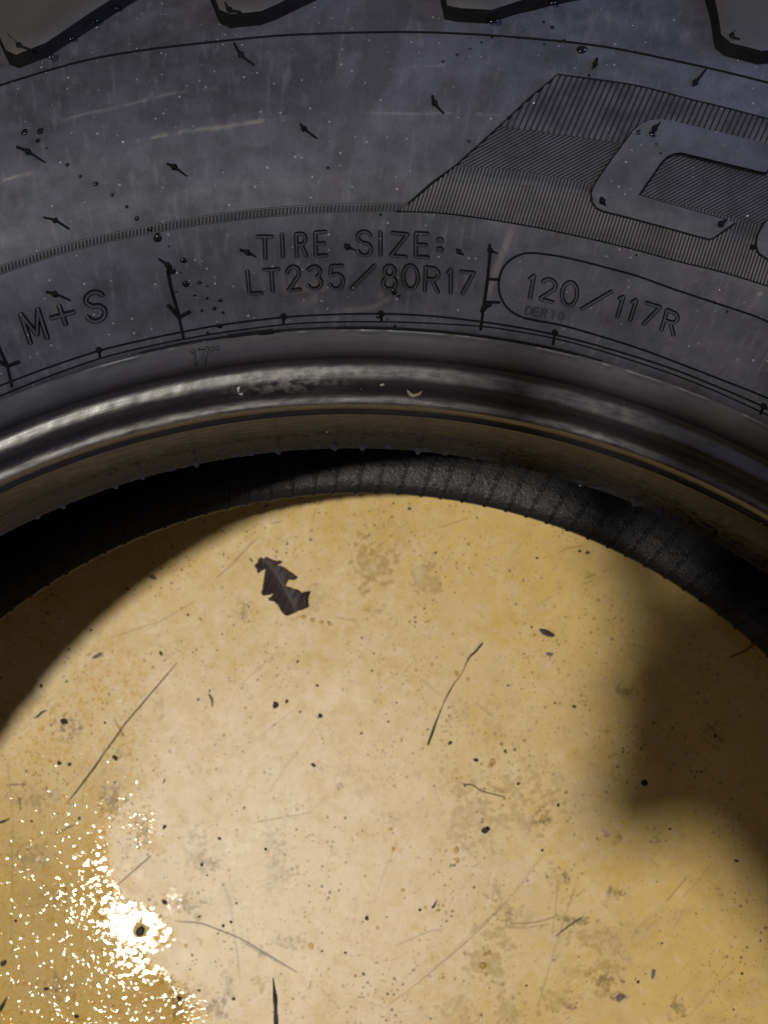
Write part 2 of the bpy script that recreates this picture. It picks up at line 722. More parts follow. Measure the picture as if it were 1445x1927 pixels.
MAT_GAP = mat_plain('rubber_between_ridges', (0.012, 0.012, 0.015), (0.022, 0.022, 0.027), 200, 0.55, 0.15)
MAT_CRUMB = mat_plain('black_rubber_crumb', (0.006, 0.005, 0.005), (0.022, 0.019, 0.018), 900, 0.6, 0.3)
MAT_LEAF = mat_plain('dry_dark_leaf', (0.020, 0.013, 0.014), (0.042, 0.029, 0.030), 260, 0.6, 0.3, 0.0003)
MAT_VEIN = mat_plain('leaf_vein', (0.055, 0.038, 0.036), (0.085, 0.062, 0.055), 400, 0.5)
MAT_FLAKE = mat_plain('grey_brown_flake', (0.07, 0.055, 0.05), (0.16, 0.13, 0.11), 500, 0.6)
MAT_FIBRE = mat_plain('dark_fibre', (0.035, 0.025, 0.015), (0.10, 0.07, 0.035), 300, 0.5)
MAT_SOAP = mat_plain('dried_soap_residue', (0.16, 0.155, 0.15), (0.30, 0.29, 0.28), 600, 0.6)
MAT_TAN = mat_plain('tan_residue', (0.10, 0.088, 0.066), (0.20, 0.175, 0.13), 600, 0.6)
MAT_TOE = mat_plain('worn_toe_rubber', (0.05, 0.048, 0.046), (0.13, 0.125, 0.12), 500, 0.45)

# ------------------------------------------------------------------ the sheet the tire lies on
PUDDLE = [(208, 1213), (245, 1203), (277, 1270), (268, 1350), (250, 1420), (272, 1445), (277, 1490), (240, 1507), (206, 1562),
          (215, 1650), (235, 1690), (290, 1705), (328, 1752), (332, 1772), (285, 1798), (322, 1835), (345, 1862), (372, 1900),
          (380, 1990), (-160, 1990), (-160, 1380), (-20, 1400), (60, 1380), (130, 1290)]
SPATTER = [(232, 1528), (268, 1512), (297, 1530), (297, 1598), (262, 1606), (248, 1572), (222, 1562)]
SPATTER2 = [(300, 1690), (330, 1672), (352, 1690), (345, 1712), (318, 1722)]
SPATTER3 = [(320, 1835), (350, 1842), (380, 1875), (400, 1920), (360, 1925), (335, 1880)]
STAINS = [(700, 1060, 26, 34, .9), (717, 1000, 20, 55, .35), (800, 1085, 22, 30, .8), (760, 1010, 30, 20, .3), (822, 1170, 25, 40, .2),
          (868, 1470, 34, 30, .8), (905, 1535, 45, 42, .75), (955, 1495, 38, 34, .7), (1010, 1505, 36, 40, .7), (1022, 1545, 18, 18, .9),
          (925, 1375, 40, 50, .45), (880, 1345, 24, 30, .5), (935, 1750, 30, 46, .8), (918, 1810, 26, 30, .9), (958, 1712, 26, 26, .6),
          (1055, 1660, 18, 26, .6), (1120, 1770, 40, 22, .8), (1135, 1845, 26, 24, .9), (1045, 1880, 40, 30, .7), (970, 1905, 55, 30, .8),
          (870, 1915, 35, 25, .7), (1080, 1835, 30, 18, .5), (582, 1128, 14, 20, .5), (606, 1130, 12, 14, .4), (455, 1150, 10, 18, .5),
          (745, 1535, 20, 12, .5), (720, 1550, 10, 24, .4), (660, 1455, 20, 12, .4), (380, 1775, 9, 12, .8), (375, 1723, 9, 9, .8),
          (480, 1848, 12, 14, .8), (690, 1485, 16, 12, .35), (1010, 1390, 40, 60, .25), (1180, 1300, 20, 12, .5), (1100, 1840, 18, 10, .5),
          (1345, 1380, 24, 30, .35), (1300, 1480, 10, 14, .5), (640, 1890, 60, 20, .15), (30, 1330, 50, 26, .5), (1050, 1250, 50, 40, .2)]
GRIME = [(130, 1370, 26, 20, .9), (55, 1500, 40, 20, .5), (95, 1500, 22, 16, .5), (60, 1610, 30, 26, .6), (90, 1690, 30, 26, .4),
         (110, 1860, 30, 26, .6), (370, 1600, 26, 40, .5), (390, 1625, 24, 16, .8), (345, 1700, 30, 14, .7), (210, 1505, 20, 34, .8),
         (268, 1565, 18, 34, .7), (345, 1885, 26, 26, .8), (410, 1895, 18, 18, .9), (430, 1860, 12, 26, .6), (545, 1770, 24, 14, .6),
         (515, 1580, 16, 30, .5), (520, 1640, 26, 40, .4), (1020, 1540, 16, 14, 1), (1150, 1680, 14, 12, .8), (1060, 1730, 10, 10, .9),
         (1085, 1735, 22, 8, .9), (1235, 1575, 9, 12, .8), (1165, 1580, 10, 8, .6), (1140, 1570, 8, 8, .6), (1165, 1875, 14, 8, 1),
         (1140, 1845, 22, 12, .7), (1075, 1890, 12, 10, .8), (1275, 1900, 14, 18, .8), (700, 1150, 20, 8, .4), (1065, 1650, 8, 10, .8),
         (955, 1720, 8, 14, .8), (490, 1790, 12, 10, .6), (300, 1330, 12, 16, .35), (460, 1150, 6, 20, .6), (185, 1235, 12, 8, .7),
         (235, 1420, 14, 10, .5), (1180, 1300, 16, 10, .6), (1330, 1375, 10, 8, .5), (640, 1480, 8, 6, .7), (600, 1450, 14, 12, .35)]
SCRATCH = [([(333, 1248), (280, 1310), (236, 1362), (196, 1418)], 1.7, .95), ([(236, 1362), (196, 1418), (165, 1462), (128, 1510)], 1.9, .95),
           ([(215, 1352), (233, 1385)], 1.2, .8), ([(105, 1570), (140, 1552)], 1.5, .9), ([(222, 1665), (285, 1610)], 1.6, .9),
           ([(15, 1477), (52, 1476)], 1.3, .8), ([(37, 1500), (40, 1525)], 2.2, .9), ([(25, 1540), (22, 1800)], 1.2, .35), ([(15, 1430), (25, 1540)], 1.1, .35),
           ([(124, 1650), (125, 1830)], 1.2, .3), ([(330, 1733), (380, 1738), (450, 1765), (510, 1800), (560, 1830)], 1.3, .8),
           ([(450, 1770), (500, 1797), (560, 1830)], 1.5, .6), ([(430, 1690), (448, 1800), (452, 1850)], 2.5, .25), ([(438, 1700), (450, 1830)], 1.2, .4),
           ([(418, 1660), (440, 1710)], 1.2, .4), ([(478, 1548), (590, 1528)], 1.4, .5), ([(600, 1855), (640, 1900)], 1.3, .4), ([(742, 1780), (810, 1752), (835, 1748)], 1.5, .5),
           ([(955, 1695), (880, 1770), (780, 1855), (720, 1900)], 1.3, .4), ([(1028, 1600), (960, 1690), (850, 1790)], 1.1, .4), ([(905, 1680), (935, 1698)], 1.5, .7),
           ([(890, 1560), (920, 1610)], 1.2, .35), ([(1090, 1640), (1045, 1780), (1010, 1900)], 1.2, .45), ([(1050, 1660), (1038, 1765)], 1.2, .5),
           ([(962, 1738), (1010, 1735), (1055, 1722)], 1.3, .55), ([(940, 1745), (990, 1746), (1040, 1738)], 1.3, .55), ([(1045, 1762), (1070, 1742), (1098, 1724)], 3.2, .7),
           ([(1252, 1698), (1294, 1648)], 2.0, .55), ([(1330, 1360), (1362, 1400)], 1.8, .7), ([(1372, 1237), (1400, 1225), (1422, 1210)], 3.0, .75),
           ([(1375, 1530), (1385, 1610)], 1.2, .4), ([(1152, 1440), (1156, 1490)], 1.5, .4), ([(1220, 1615), (1238, 1632)], 1.4, .35),
           ([(1180, 1230), (1210, 1260)], 1.2, .3), ([(730, 1015), (690, 1045)], 1.2, .3), ([(480, 1015), (440, 1060), (405, 1090)], 1.3, .45),
           ([(490, 1008), (432, 1062)], 1.1, .3), ([(905, 1205), (890, 1230)], 2.6, .3), ([(632, 1162), (672, 1168)], 2, .45), ([(665, 1168), (680, 1185)], 1.4, .35),
           ([(790, 1275), (830, 1310)], 2.6, .25), ([(715, 1258), (714, 1290)], 1.2, .4), ([(775, 1245), (745, 1290)], 1.2, .3), ([(900, 1328), (930, 1350)], 2, .4),
           ([(915, 1475), (950, 1492)], 2, .6), ([(870, 1590), (905, 1625)], 1.2, .3), ([(1035, 950), (1000, 962)], 1.5, .4), ([(880, 975), (830, 992)], 1.5, .45),
           ([(595, 955), (588, 980)], 1.4, .5), ([(510, 985), (530, 982)], 1.6, .5), ([(1050, 1040), (1065, 1032), (1100, 1026)], 1.6, .55), ([(1100, 1088), (1120, 1080)], 3, .6),
           ([(1095, 1100), (1115, 1092)], 2, .5), ([(585, 1845), (583, 1860)], 2.4, .8), ([(1030, 1290), (1060, 1330)], 1.2, .2), ([(560, 1330), (470, 1400)], 1.1, .22),
           ([(600, 1360), (540, 1440), (500, 1500)], 2.2, .2), ([(450, 1290), (520, 1230)], 1.1, .3), ([(210, 1200), (300, 1170), (370, 1130)], 1.1, .3),
           ([(190, 1460), (230, 1400)], 1, .3), ([(905, 1660), (890, 1720), (893, 1790)], 4, .12), ([(1395, 1810), (1330, 1870), (1290, 1920)], 1.3, .3)]
PALE = [([(436, 1690), (450, 1790)], 3, .5), ([(440, 1600), (500, 1560)], 4, .35), ([(425, 1620), (470, 1590)], 6, .3), ([(385, 1655), (360, 1640)], 5, .4),
        ([(415, 1655), (400, 1690), (370, 1685)], 9, .4), ([(930, 1630), (915, 1720)], 4, .35), ([(780, 1010), (790, 1100)], 16, .25), ([(585, 1830), (577, 1790)], 2, .5),
        ([(560, 1420), (510, 1510)], 5, .25), ([(460, 1500), (480, 1480)], 7, .3), ([(345, 1750), (350, 1830)], 10, .2), ([(500, 1640), (450, 1720)], 5, .3)]


def paint_lines(uv, lines, soft=1.3):
    out = np.zeros(len(uv))
    for pts, w, k in lines:
        p = np.asarray(pts, float)
        lo, hi = p.min(0) - w - 6, p.max(0) + w + 6
        m = np.nonzero((uv[:, 0] > lo[0]) & (uv[:, 0] < hi[0]) & (uv[:, 1] > lo[1]) & (uv[:, 1] < hi[1]))[0]
        if len(m) == 0:
            continue
        d, t = seg_dist(uv[m], pts)
        taper = np.clip(np.minimum(t, 1 - t) * 6 + 0.35, 0, 1)
        a = k * taper * np.clip((w * 0.42 + soft - d) / soft, 0, 1)
        out[m] = np.maximum(out[m], a)
    return out


def paint_blobs(uv, blobs, ns, ragged=0.7):
    out = np.zeros(len(uv))
    for x, y, a, b, k in blobs:
        q = np.hypot((uv[:, 0] - x) / a, (uv[:, 1] - y) / b)
        m = q < 2.4
        v = np.clip((1.15 - q[m] + ragged * 0.45 * ns[m]) * 1.8, 0, 1) * k
        out[m] = np.maximum(out[m], v)
    return out


STEP = 0.42
gx = np.r_[[-2500, -1500, -900, -500, -330, -240, -200], np.arange(-165, 166, STEP), [200, 240, 330, 500, 900, 1500, 2500]]
gy = np.r_[[-2500, -1500, -900, -500, -250, -120, -50], np.arange(-14, 262, STEP), [300, 350, 450, 700, 1100, 1700, 2500]]
nx, ny = len(gx), len(gy)
X, Y = np.meshgrid(gx, gy, indexing='ij')
FP = np.stack([X, Y, floor_z(X, Y)], -1)
FUV = project(FP.reshape(-1, 3))
n1 = fft_noise((nx, ny), STEP, 2.0, 26, 11).ravel()
n2 = fft_noise((nx, ny), STEP, 0.9, 7, 12).ravel()
n3 = fft_noise((nx, ny), STEP, 6, 90, 13).ravel()
inside = (np.abs(FUV[:, 0] - 720) < 1100) & (np.abs(FUV[:, 1] - 1400) < 900)
wet_sd = np.where(inside, signed_poly(FUV, PUDDLE), -999.0) + 6 * n2 + 4 * n1
lowp = np.clip((FUV[:, 1] - 1420) / 200, 0, 1)
wet_attr = np.clip(.5 + wet_sd / (70 - 52 * lowp) - .5 * lowp, 0, 1) * np.clip((FUV[:, 1] - 1300) / 380, .2, 1)
for sp_ in (SPATTER, SPATTER2, SPATTER3):
    wet_attr = np.maximum(wet_attr, 0.25 * np.clip((signed_poly(FUV, sp_) + 6 * n2) / 8, 0, 1))
sl = [(random.uniform(150, 1400), random.uniform(950, 1920)) for _ in range(120)]
rnd = []
for (x, y) in sl:
    a = random.gauss(2.3, 0.55)
    L = random.choice([12, 18, 25, 40, 70, 120]) * random.uniform(.6, 1.3)
    b = random.uniform(-0.12, 0.12) * L
    rnd.append(([(x, y), (x + L * .5 * math.cos(a) - b * math.sin(a), y + L * .5 * math.sin(a) + b * math.cos(a)),
                 (x + L * math.cos(a), y + L * math.sin(a))], random.uniform(.5, .9), random.uniform(.08, .38)))
mark = np.maximum(paint_lines(FUV, SCRATCH) * np.where(FUV[:, 0] > 560, .7, 1.0), paint_lines(FUV, rnd) * .7)
stain = paint_blobs(FUV, STAINS, n1 * .9 + n2 * .4 + n3 * .3, 1.5) * np.clip(.8 + .2 * n2, .3, 1)
# streaks of spilled oil drifting to the lower right
stain = np.maximum(stain, 0.30 * np.clip((FUV[:, 0] - 640) / 500, 0, 1) * np.clip(n3 * .8 + n1 * .35, 0, 1))
grime = paint_blobs(FUV, GRIME, n2, 1.0) * 0.8
pale = paint_lines(FUV, PALE, 3.0) * np.clip(.6 + .5 * n2, 0, 1)
# chalky dry film plus lamp sheen painted in as a pale middle, fading to bare yellow at the right and the far edge
sheen_mask = np.clip(1.05 - np.hypot((FUV[:, 0] - 500) / 760, (FUV[:, 1] - 1660) / 780), 0, 1) * 1.15
scuff_and_sheen = np.clip(.92 * sheen_mask + .09 * n1 + .05 * n3, 0, .9) * (1 - .85 * wet_attr)
worn = [([(385, 1640), (500, 1560), (560, 1500)], 34, .8), ([(480, 1560), (440, 1780)], 40, .5)]
pale = np.maximum(pale, paint_lines(FUV, worn, 26) * np.clip(n2 * .45 + n1 * .25 - .15, 0, .7))
fm = grid_mesh('floor', FP, MAT_FLOOR, dict(wet=wet_attr, stain=stain, grime=grime, mark=mark, scuff_and_sheen=scuff_and_sheen, pale=pale))
FLOOR = link('floor', fm)
tag(FLOOR, kind='structure')

# ------------------------------------------------------------------ water on the sheet
ST = 0.30
wx = np.arange(-152, -56, ST)
wy = np.arange(-12, 150, ST)
WX, WY = np.meshgrid(wx, wy, indexing='ij')
WP = np.stack([WX, WY, floor_z(WX, WY)], -1).reshape(-1, 3)
WUV = project(WP)
shp = WX.shape
a1 = fft_noise(shp, ST, 0.8, 5, 21, 0.6).ravel()
a2 = fft_noise(shp, ST, 1.6, 9, 22, 1.0).ravel()
b3 = fft_noise(shp, ST, 0.6, 2.5, 26, .6).ravel()
a3 = fft_noise(shp, ST, 0.5, 2.2, 23, 0.4).ravel()
sd = signed_poly(WUV, PUDDLE)
ss = np.maximum.reduce([signed_poly(WUV, SPATTER), signed_poly(WUV, SPATTER2), signed_poly(WUV, SPATTER3)])
# near the right-hand rim the water stands in one film; further left it breaks up into beads and small pools
near = np.exp(-np.clip(sd - 20, 0, None) / 60.0) * np.clip((WUV[:, 1] - 1480) / 160, 0, 1)
m = np.where(sd > 0, -0.4 + 2.5 * near, -9) + 0.75 * a1 + 0.35 * a2 + 0.45 * a3
m = np.where((sd > -14) & (sd <= 4), np.clip(sd / 6, -2, 1) + .35 * near + 0.5 * a3, m)
m = np.minimum(m, (sd + 5 * a1) / 5)
m = np.maximum(m, np.where(ss > -6, np.clip((ss + 4 * a1) / 5, -9, .5) + .6 * a3 - .1, -9))
for hx, hy, hr in ((265, 1750, 13),):                      # water pushed back round the crumb that stands in it
    m = np.minimum(m, (np.hypot(WUV[:, 0] - hx, WUV[:, 1] - hy) - hr) / 4)
b1 = fft_noise(shp, ST, 1.0, 4, 24, 1.0).ravel()
b2 = fft_noise(shp, ST, 2.0, 9, 25, 1.0).ravel()
calm = np.exp(-(np.hypot(WUV[:, 0] - 265, WUV[:, 1] - 1745) / 95) ** 2)
hgt = 0.07 * np.tanh(np.clip(m, 0, None) * 5.0) + (0.004 * b1 + .022 * b2 + .0035 * b3) * (1 - .8 * calm)
rough_amp = np.clip((ss + 8) / 8, 0, 1) * .02
hgt = np.clip(hgt + rough_amp * a3, 0.02, None)
keep = (m > 0.0)
WP2 = WP.copy()
WP2[:, 2] += hgt
pm = grid_mesh('puddle', WP2.reshape(shp + (3,)), MAT_FILM, keep=keep.reshape(shp))
tag(link('puddle', pm), 'shallow shiny puddle of spilled water on the lower left of the yellow floor', 'puddle')

# ------------------------------------------------------------------ the tire
tire = bpy.data.objects.new('tire', None)
COL.objects.link(tire)
tag(tire, 'dusty black truck tire lying flat on the yellow floor', 'tire')


def fine_theta(step, lo=40.0, hi=142.0, coarse=1.5):
    n = int((hi - lo) / step)
    t = np.linspace(lo, hi, n, endpoint=False)
    rest = np.linspace(hi, lo + 360, int((360 - hi + lo) / coarse), endpoint=False)
    return np.radians(np.r_[t, rest])


def spin(name, r, z, dx, th, mat, attrs=True, extra=None, w=None, dr=None, dz=None, flip=False):
    r, z, dx = (np.asarray(q, float) for q in (r, z, dx))
    T = th[:, None]
    R = r[None, :] + (0 if dr is None else dr)
    Z = z[None, :] + (0 if dz is None else dz) + 0 * T
    Xp = dx[None, :] + R * np.cos(T)
    Yp = R * np.sin(T)
    if w is not None:
        Z = Z + np.asarray(w)[None, :] * floor_z(Xp, Yp)
    P = np.stack([Xp, Yp, Z], -1)
    at = {}
    if attrs:
        at['polar'] = np.stack([np.broadcast_to(T * 240.0, R.shape if R.shape[0] > 1 else (len(th), len(r))),
                                np.broadcast_to(np.r_[0, np.cumsum(np.hypot(np.diff(r), np.diff(z)))][None, :], (len(th), len(r))),
                                np.zeros((len(th), len(r)))], -1)
    if extra:
        at.update(extra(P))
    return link(name, grid_mesh(name, P, mat, at, closed=True, flip=flip), tire)


# upper sidewall
TH = fine_theta(0.11)
rr = np.r_[np.arange(239.79, 345, 0.55), np.linspace(346, 374, 20)]


def wall_attrs(P):
    uv = project(P.reshape(-1, 3))
    far = (np.abs(uv[:, 0] - 722) > 900) | (uv[:, 1] > 900) | (uv[:, 1] < -260)
    nz = fft_noise(P.shape[:2], 0.5, 1.5, 20, 31).ravel()
    wipe = np.clip((signed_poly(uv, [(690, -20), (780, -20), (770, 60), (742, 150), (690, 230), (655, 330), (640, 400), (585, 400), (625, 290), (655, 180)]) + 3 * nz) / 10, 0, 1) * .55
    w2 = np.clip((signed_poly(uv, [(690, 330), (800, 300), (830, 370), (740, 395), (650, 395)]) + 14 * nz) / 30, 0, 1) * .5
    w3 = np.clip((signed_poly(uv, [(0, 350), (80, 340), (150, 385), (60, 400), (0, 440)]) + 10 * nz) / 25, 0, 1) * .5
    w4 = np.clip((signed_poly(uv, [(420, 360), (470, 300), (430, 230), (480, 250), (500, 330), (480, 380)]) + 14 * nz) / 25, 0, 1) * .35
    w5 = np.clip((signed_poly(uv, [(590, 560), (640, 545), (735, 560), (730, 590), (600, 590)]) + 5 * nz) / 8, 0, 1) * .5
    w6 = np.clip((signed_poly(uv, [(185, 600), (300, 560), (330, 600), (240, 640)]) + 8 * nz) / 14, 0, 1) * .35
    w7 = np.clip((signed_poly(uv, [(1245, -20), (1268, 160), (1280, 160), (1262, -20)]) + 2 * nz) / 8, 0, 1) * .25
    wipe = np.maximum.reduce([wipe, w2, w3, w4, w5, w6, w7])
    sl_ = paint_lines(uv, [([(200, 278), (235, 270), (270, 262), (350, 246), (430, 236), (545, 219)], 2.2, .42), ([(395, 246), (470, 232), (552, 224)], 1.4, .35),
                           ([(110, 228), (165, 213), (220, 203), (260, 192), (310, 178), (360, 171), (405, 166)], 2.6, .24), ([(690, 213), (760, 214), (850, 213), (945, 217)], 1.5, .25),
                           ([(0, 340), (60, 326)], 2, .5), ([(770, 125), (850, 123)], 2, .2)], 2.5) * np.clip(.65 + .6 * nz, 0, 1)
    st = paint_lines(uv, [([(965, 428), (940, 490), (915, 560)], 7, .22), ([(985, 350), (968, 425)], 7, .10), ([(600, 560), (560, 575)], 12, .10),
                          ([(530, 545), (620, 540)], 12, .12), ([(720, 550), (712, 560)], 7, .16), ([(640, 585), (700, 580), (735, 560)], 4, .16)], 6)
    drops = paint_lines(uv, [([(1426, 553), (1429, 553)], 5, .8), ([(1386, 678), (1388, 678)], 3, .5)], 3)
    sc = np.maximum.reduce([sl_, st, drops])
    wipe[far] = 0
    sc[far] = 0
    return dict(wipe=wipe, scuff_and_sheen=sc)


spin('sidewall', rr, wall_z(rr), wall_dx(rr), TH, MAT_DUST, True, wall_attrs, flip=True)

# upper bead: foot of the sidewall, crown, heel ledge, seat and toe
bs = np.r_[0, np.cumsum(np.hypot(np.diff(BR[::-1]), np.diff(BZ[::-1])))]
q = np.unique(np.r_[np.arange(0, bs[-1], 0.4), bs[-1]])
br, bz = _pchip(bs, BR[::-1])(q), _pchip(bs, BZ[::-1])(q)
br[0], bz[0] = 239.79, 222.7
NB = len(q)
sz = (len(TH), NB)
nza = fft_noise(sz, 0.45, 1.2, 8, 41)
nzb = fft_noise(sz, 0.45, 3, 60, 42)
toe_w = np.clip((q - bs[-6]) / (bs[-1] - bs[-6]), 0, 1) ** 1.5
phase = TH * 167 / 1.0
nub = np.clip(np.cos(phase) - 0.72, 0, 1) * 3.2 * (0.6 + 0.4 * np.sin(phase * .37 + 1))
dr_ = -toe_w[None, :] * (0.10 * nza + 1.15 * nub[:, None]) + 0.003 * nza * (q > bs[9])[None, :]
dz_ = toe_w[None, :] * (-0.5 * nub[:, None] + .07 * nza) + 0.02 * nzb
flash = np.where((q < 2.0), .2 * np.exp(-((q - 0.5) / .35) ** 2), 0)[None, :] * np.clip(.5 + nzb, 0, 1.4)
dz_ = dz_ + flash


def bead_attrs(P):
    uv = project(P.reshape(-1, 3))
    u = uv[:, 0].reshape(sz)
    R_ = br[None, :]
    ledge = np.exp(-((R_ - 223.0) / 1.15) ** 4) * np.ones(sz)
    crown = np.exp(-((R_ - 229.6) / 1.6) ** 2) * np.ones(sz)
    left = np.clip((760 - u) / 700, 0, 1)
    soap_and_light = ledge * (0.25 + .55 * left) + crown * (.05 + .12 * np.exp(-((u - 560) / 130) ** 2))  # paler towards the left: lamp light put into the residue's colour
    smear = np.exp(-((u - 540) / 85) ** 2) * np.exp(-((R_ - 228.2) / 2.6) ** 4) * .55 * np.clip(.5 + nza * .7, 0, 1)
    toe = np.clip((q - bs[-3]) / 1.5, 0, 1)[None, :] * np.ones(sz)
    dust = np.clip((R_ - 233.5) / 1.7, 0, 1) * (0.9 + .06 * nzb)
    dust = np.maximum(dust, toe * .55)
    seat = np.clip((220.6 - R_) / .8, 0, 1) * np.ones(sz)
    return dict(seat=seat, soap_and_light=np.clip(np.maximum(soap_and_light, smear), 0, 1), dust=np.clip(dust, 0, 1))


spin('bead', br, bz, wall_dx(br), TH, MAT_BEAD, True, bead_attrs, dr=dr_, dz=dz_, flip=True)

# tread, lower half and the inside
TC = fine_theta(0.9, 40, 142, 1.8)
tr = np.array([374, 379, 383, 384.5, 385, 385, 385, 384.5, 383, 379, 372])
tz = np.array([190, 184, 176, 165, 150, 120, 90, 75, 66, 58, 50])
spin('tread_band', tr, tz, np.linspace(7.5, 0, 11), TC, MAT_TREAD, True, w=np.linspace(0, .5, 11), flip=True)
lr = np.array([372, 360, 345, 330, 316, 300, 285, 270, 255, 245, 239, 235, 230, 226, 221])
lz = np.array([50, 34, 20, 10, 4, 1.2, .6, .6, 1.5, 4, 9, 14, 18, 22, 27])
spin('lower_sidewall', lr, lz, np.linspace(0, -2.6, 15), TC, MAT_TREAD, True, w=np.r_[np.linspace(.5, 1, 5), np.ones(5), np.linspace(1, .6, 5)], flip=True)
lbr = np.array([221, 218.5, 217, 215.2, 213.9, 213.0])
lbz = np.array([27, 31, 36, 43, 49, 53.4])
spin('lower_bead', lbr, lbz, np.full(6, -2.6), TC, MAT_LINER, True, w=np.linspace(.6, 0, 6), flip=True)
TL = fine_theta(0.25)
ir = np.array([213.0, 213.1, 213.9, 216, 219, 223, 228, 235, 245, 258, 275, 300, 325, 345, 360, 366, 368, 366, 358, 340, 315, 290, 268, 250, 236, 226, 219, 215.5, 213.7])
iz = np.array([53.4, 54.4, 55.2, 56.3, 57.0, 57.2, 56.6, 54, 48, 38, 26, 18, 24, 38, 58, 80, 110, 150, 180, 212, 229, 235, 232, 224, 210, 198, 188, 182, 179.6])
idx_ = np.r_[np.full(15, -2.6), np.linspace(-2.6, 3, 6), np.linspace(3, -3.14, 8)]
NI = 5
k = np.arange(len(ir))
kk = np.unique(np.r_[np.linspace(0, 9, 46), np.linspace(9, len(ir) - 1, 60)])
irf, izf, ixf = np.interp(kk, k, ir), np.interp(kk, k, iz), np.interp(kk, k, idx_)
irf[:46], izf[:46] = _pchip(k[:11].astype(float), ir[:11])(kk[:46]), _pchip(k[:11].astype(float), iz[:11])(kk[:46])
nl = fft_noise((len(TL), len(irf)), .9, 2, 25, 51)
low = (kk < 9.5)[None, :]
spin('inner_liner', irf, izf, ixf, TL, MAT_LINER, True, dr=.03 * nl * low, dz=.04 * nl * low, flip=True)

# ribs moulded across the liner, alike all round: one mesh turned about the axle
RIBN = 168
rb = Build()
rpath = np.array([(213.0, 53.0), (213.0, 54.6), (214.0, 55.6), (216, 56.6), (219, 57.3), (223, 57.5), (228, 56.9), (235, 54.3), (245, 48.3), (255, 40.6)])
slant = np.radians(np.interp(rpath[:, 0], [213, 255], [0.0, -2.6]))
prof = [(-0.95, -.30), (-.62, .36), (.40, .42), (.58, -.10), (1.25, -.25)]
V = []
for (r_, z_), s_ in zip(rpath, slant):
    for o_, h_ in prof:
        a = s_ + o_ / r_
        nr = (r_ - h_ * (1 if r_ < 213.5 else .15)) if r_ < 215 else r_
        V.append((nr * math.cos(a), nr * math.sin(a), z_ + h_))
F = [(i * 5 + j, i * 5 + j + 1, (i + 1) * 5 + j + 1, (i + 1) * 5 + j) for i in range(len(rpath) - 1) for j in range(4)]
rib_me = mesh_from('liner_rib', V, F, [MAT_LINER, MAT_BLACK], [1 if (f_ % 4) == 2 else 0 for f_ in range(len(F))])  # one flank black: the rib's shaded side put into the colour
for i in range(RIBN):
    o = link('liner_rib', rib_me, tire)
    o.location = (-2.6 * S, 0, 0)
    o.rotation_euler = (0, 0, 2 * math.pi * i / RIBN + random.uniform(-.002, .002))

# lugs of the tread reaching down over the shoulder
def pol_map(pts, h):
    return wall_polar(pts[:, 0] / 330.0, pts[:, 1], h)


def px_to_pol(uv):
    P, r = on_fun(np.atleast_2d(uv), wall_z, wall_dx)
    return np.arctan2(P[:, 1], P[:, 0] - wall_dx(r)), r


def lug_mesh(poly_tr, h=4.5):
    """poly in (theta * 330, r)"""
    poly = np.asarray(poly_tr, float)
    poly = resample(np.vstack([poly, poly[:1]]), 4.0)[:-1]

    def shift(L):
        s = np.zeros_like(L)
        s[:, 1] = np.where(L[:, 1] < 372, -1.25, 0)
        c = L[:, 0].mean()
        s[:, 0] = np.sign(L[:, 0] - c) * .5
        return s

    def soft(p):
        d_, _ = seg_dist(p, poly.tolist() + [poly[0].tolist()])
        return h - 0.9 * np.exp(-(d_ / 1.1) ** 2)
    V, F, mi = plateau(poly, pol_map, h, 2.2, shift, -0.3, (0, 1), (), 0, soft)
    return mesh_from('tread_lug', V, F, [MAT_LUG, MAT_BLACK], mi, True)


# top edge of the inward wall of the four lugs in the picture, left to right (photograph points), closed off the picture at the tread
LUGS = [[(-8, 50), (24, 112), (32, 114), (98, 88), (268, -22)], [(392, -30), (420, 34), (428, 37), (500, 30), (628, -30)],
        [(832, -24), (842, 22), (850, 24), (925, 28), (1030, -4), (1180, -30)], [(1330, -14), (1353, 82), (1362, 88), (1440, 108), (1560, 60)]]
lug_objs = []
for L in LUGS:
    th_, r_ = px_to_pol(np.array(L, float))
    # lift correction: the top edge stands 4.5 mm above the wall, nearer to the camera
    r_ = r_ - 1.8
    p2 = [(t_ * 330.0, q_) for t_, q_ in zip(th_, r_)]
    p2 = p2 + [(p2[-1][0] - 3, 373.5), (p2[0][0] + 3, 373.5)]
    o = link('tread_lug', lug_mesh(p2), tire)
    lug_objs.append((np.mean(th_), o))
gth = math.radians(9.4)
t_last, t_first = lug_objs[-1][0], lug_objs[0][0]
span = 2 * math.pi - (t_first - t_last)
cnt = int(span / gth) - 1
for i in range(1, cnt + 1):
    o = link('tread_lug', lug_objs[i % 2 + 1][1].data, tire)
    turn = (t_last - i * span / (cnt + 1)) - lug_objs[i % 2 + 1][0]
    Mx = Matrix.Translation((7.0 * S, 0, 0)) @ Matrix.Rotation(turn, 4, 'Z') @ Matrix.Translation((-7.0 * S, 0, 0))
    o.matrix_local = Mx

# ------------------------------------------------------------------ moulded lines on the sidewall
def rib_prof(w, h, base=1.3):
    """black foot with crease shade put into its colour, black flanks, dusty top"""
    return [(-w * base, 0.02, 0), (-w, .03, 0), (-w * .48, h, 1), (w * .48, h, 0), (w, .03, 0), (w * base, .02, 0)]


def line_part(name, paths, w, h, step=6.0, smooth=True, cap=True, mapf=on_wall, mats=None):
    b = Build()
    for i, p in enumerate(paths):
        pp = smooth_path(p, step) if smooth and len(p) > 2 else resample(p, step)
        b.rib(pp, [(a, h_ + .012 * i, c) for a, h_, c in rib_prof(w, h)], mapf, cap)
    return link(name, b.mesh(name, mats or [MAT_BLACK, MAT_BLACK]), tire)


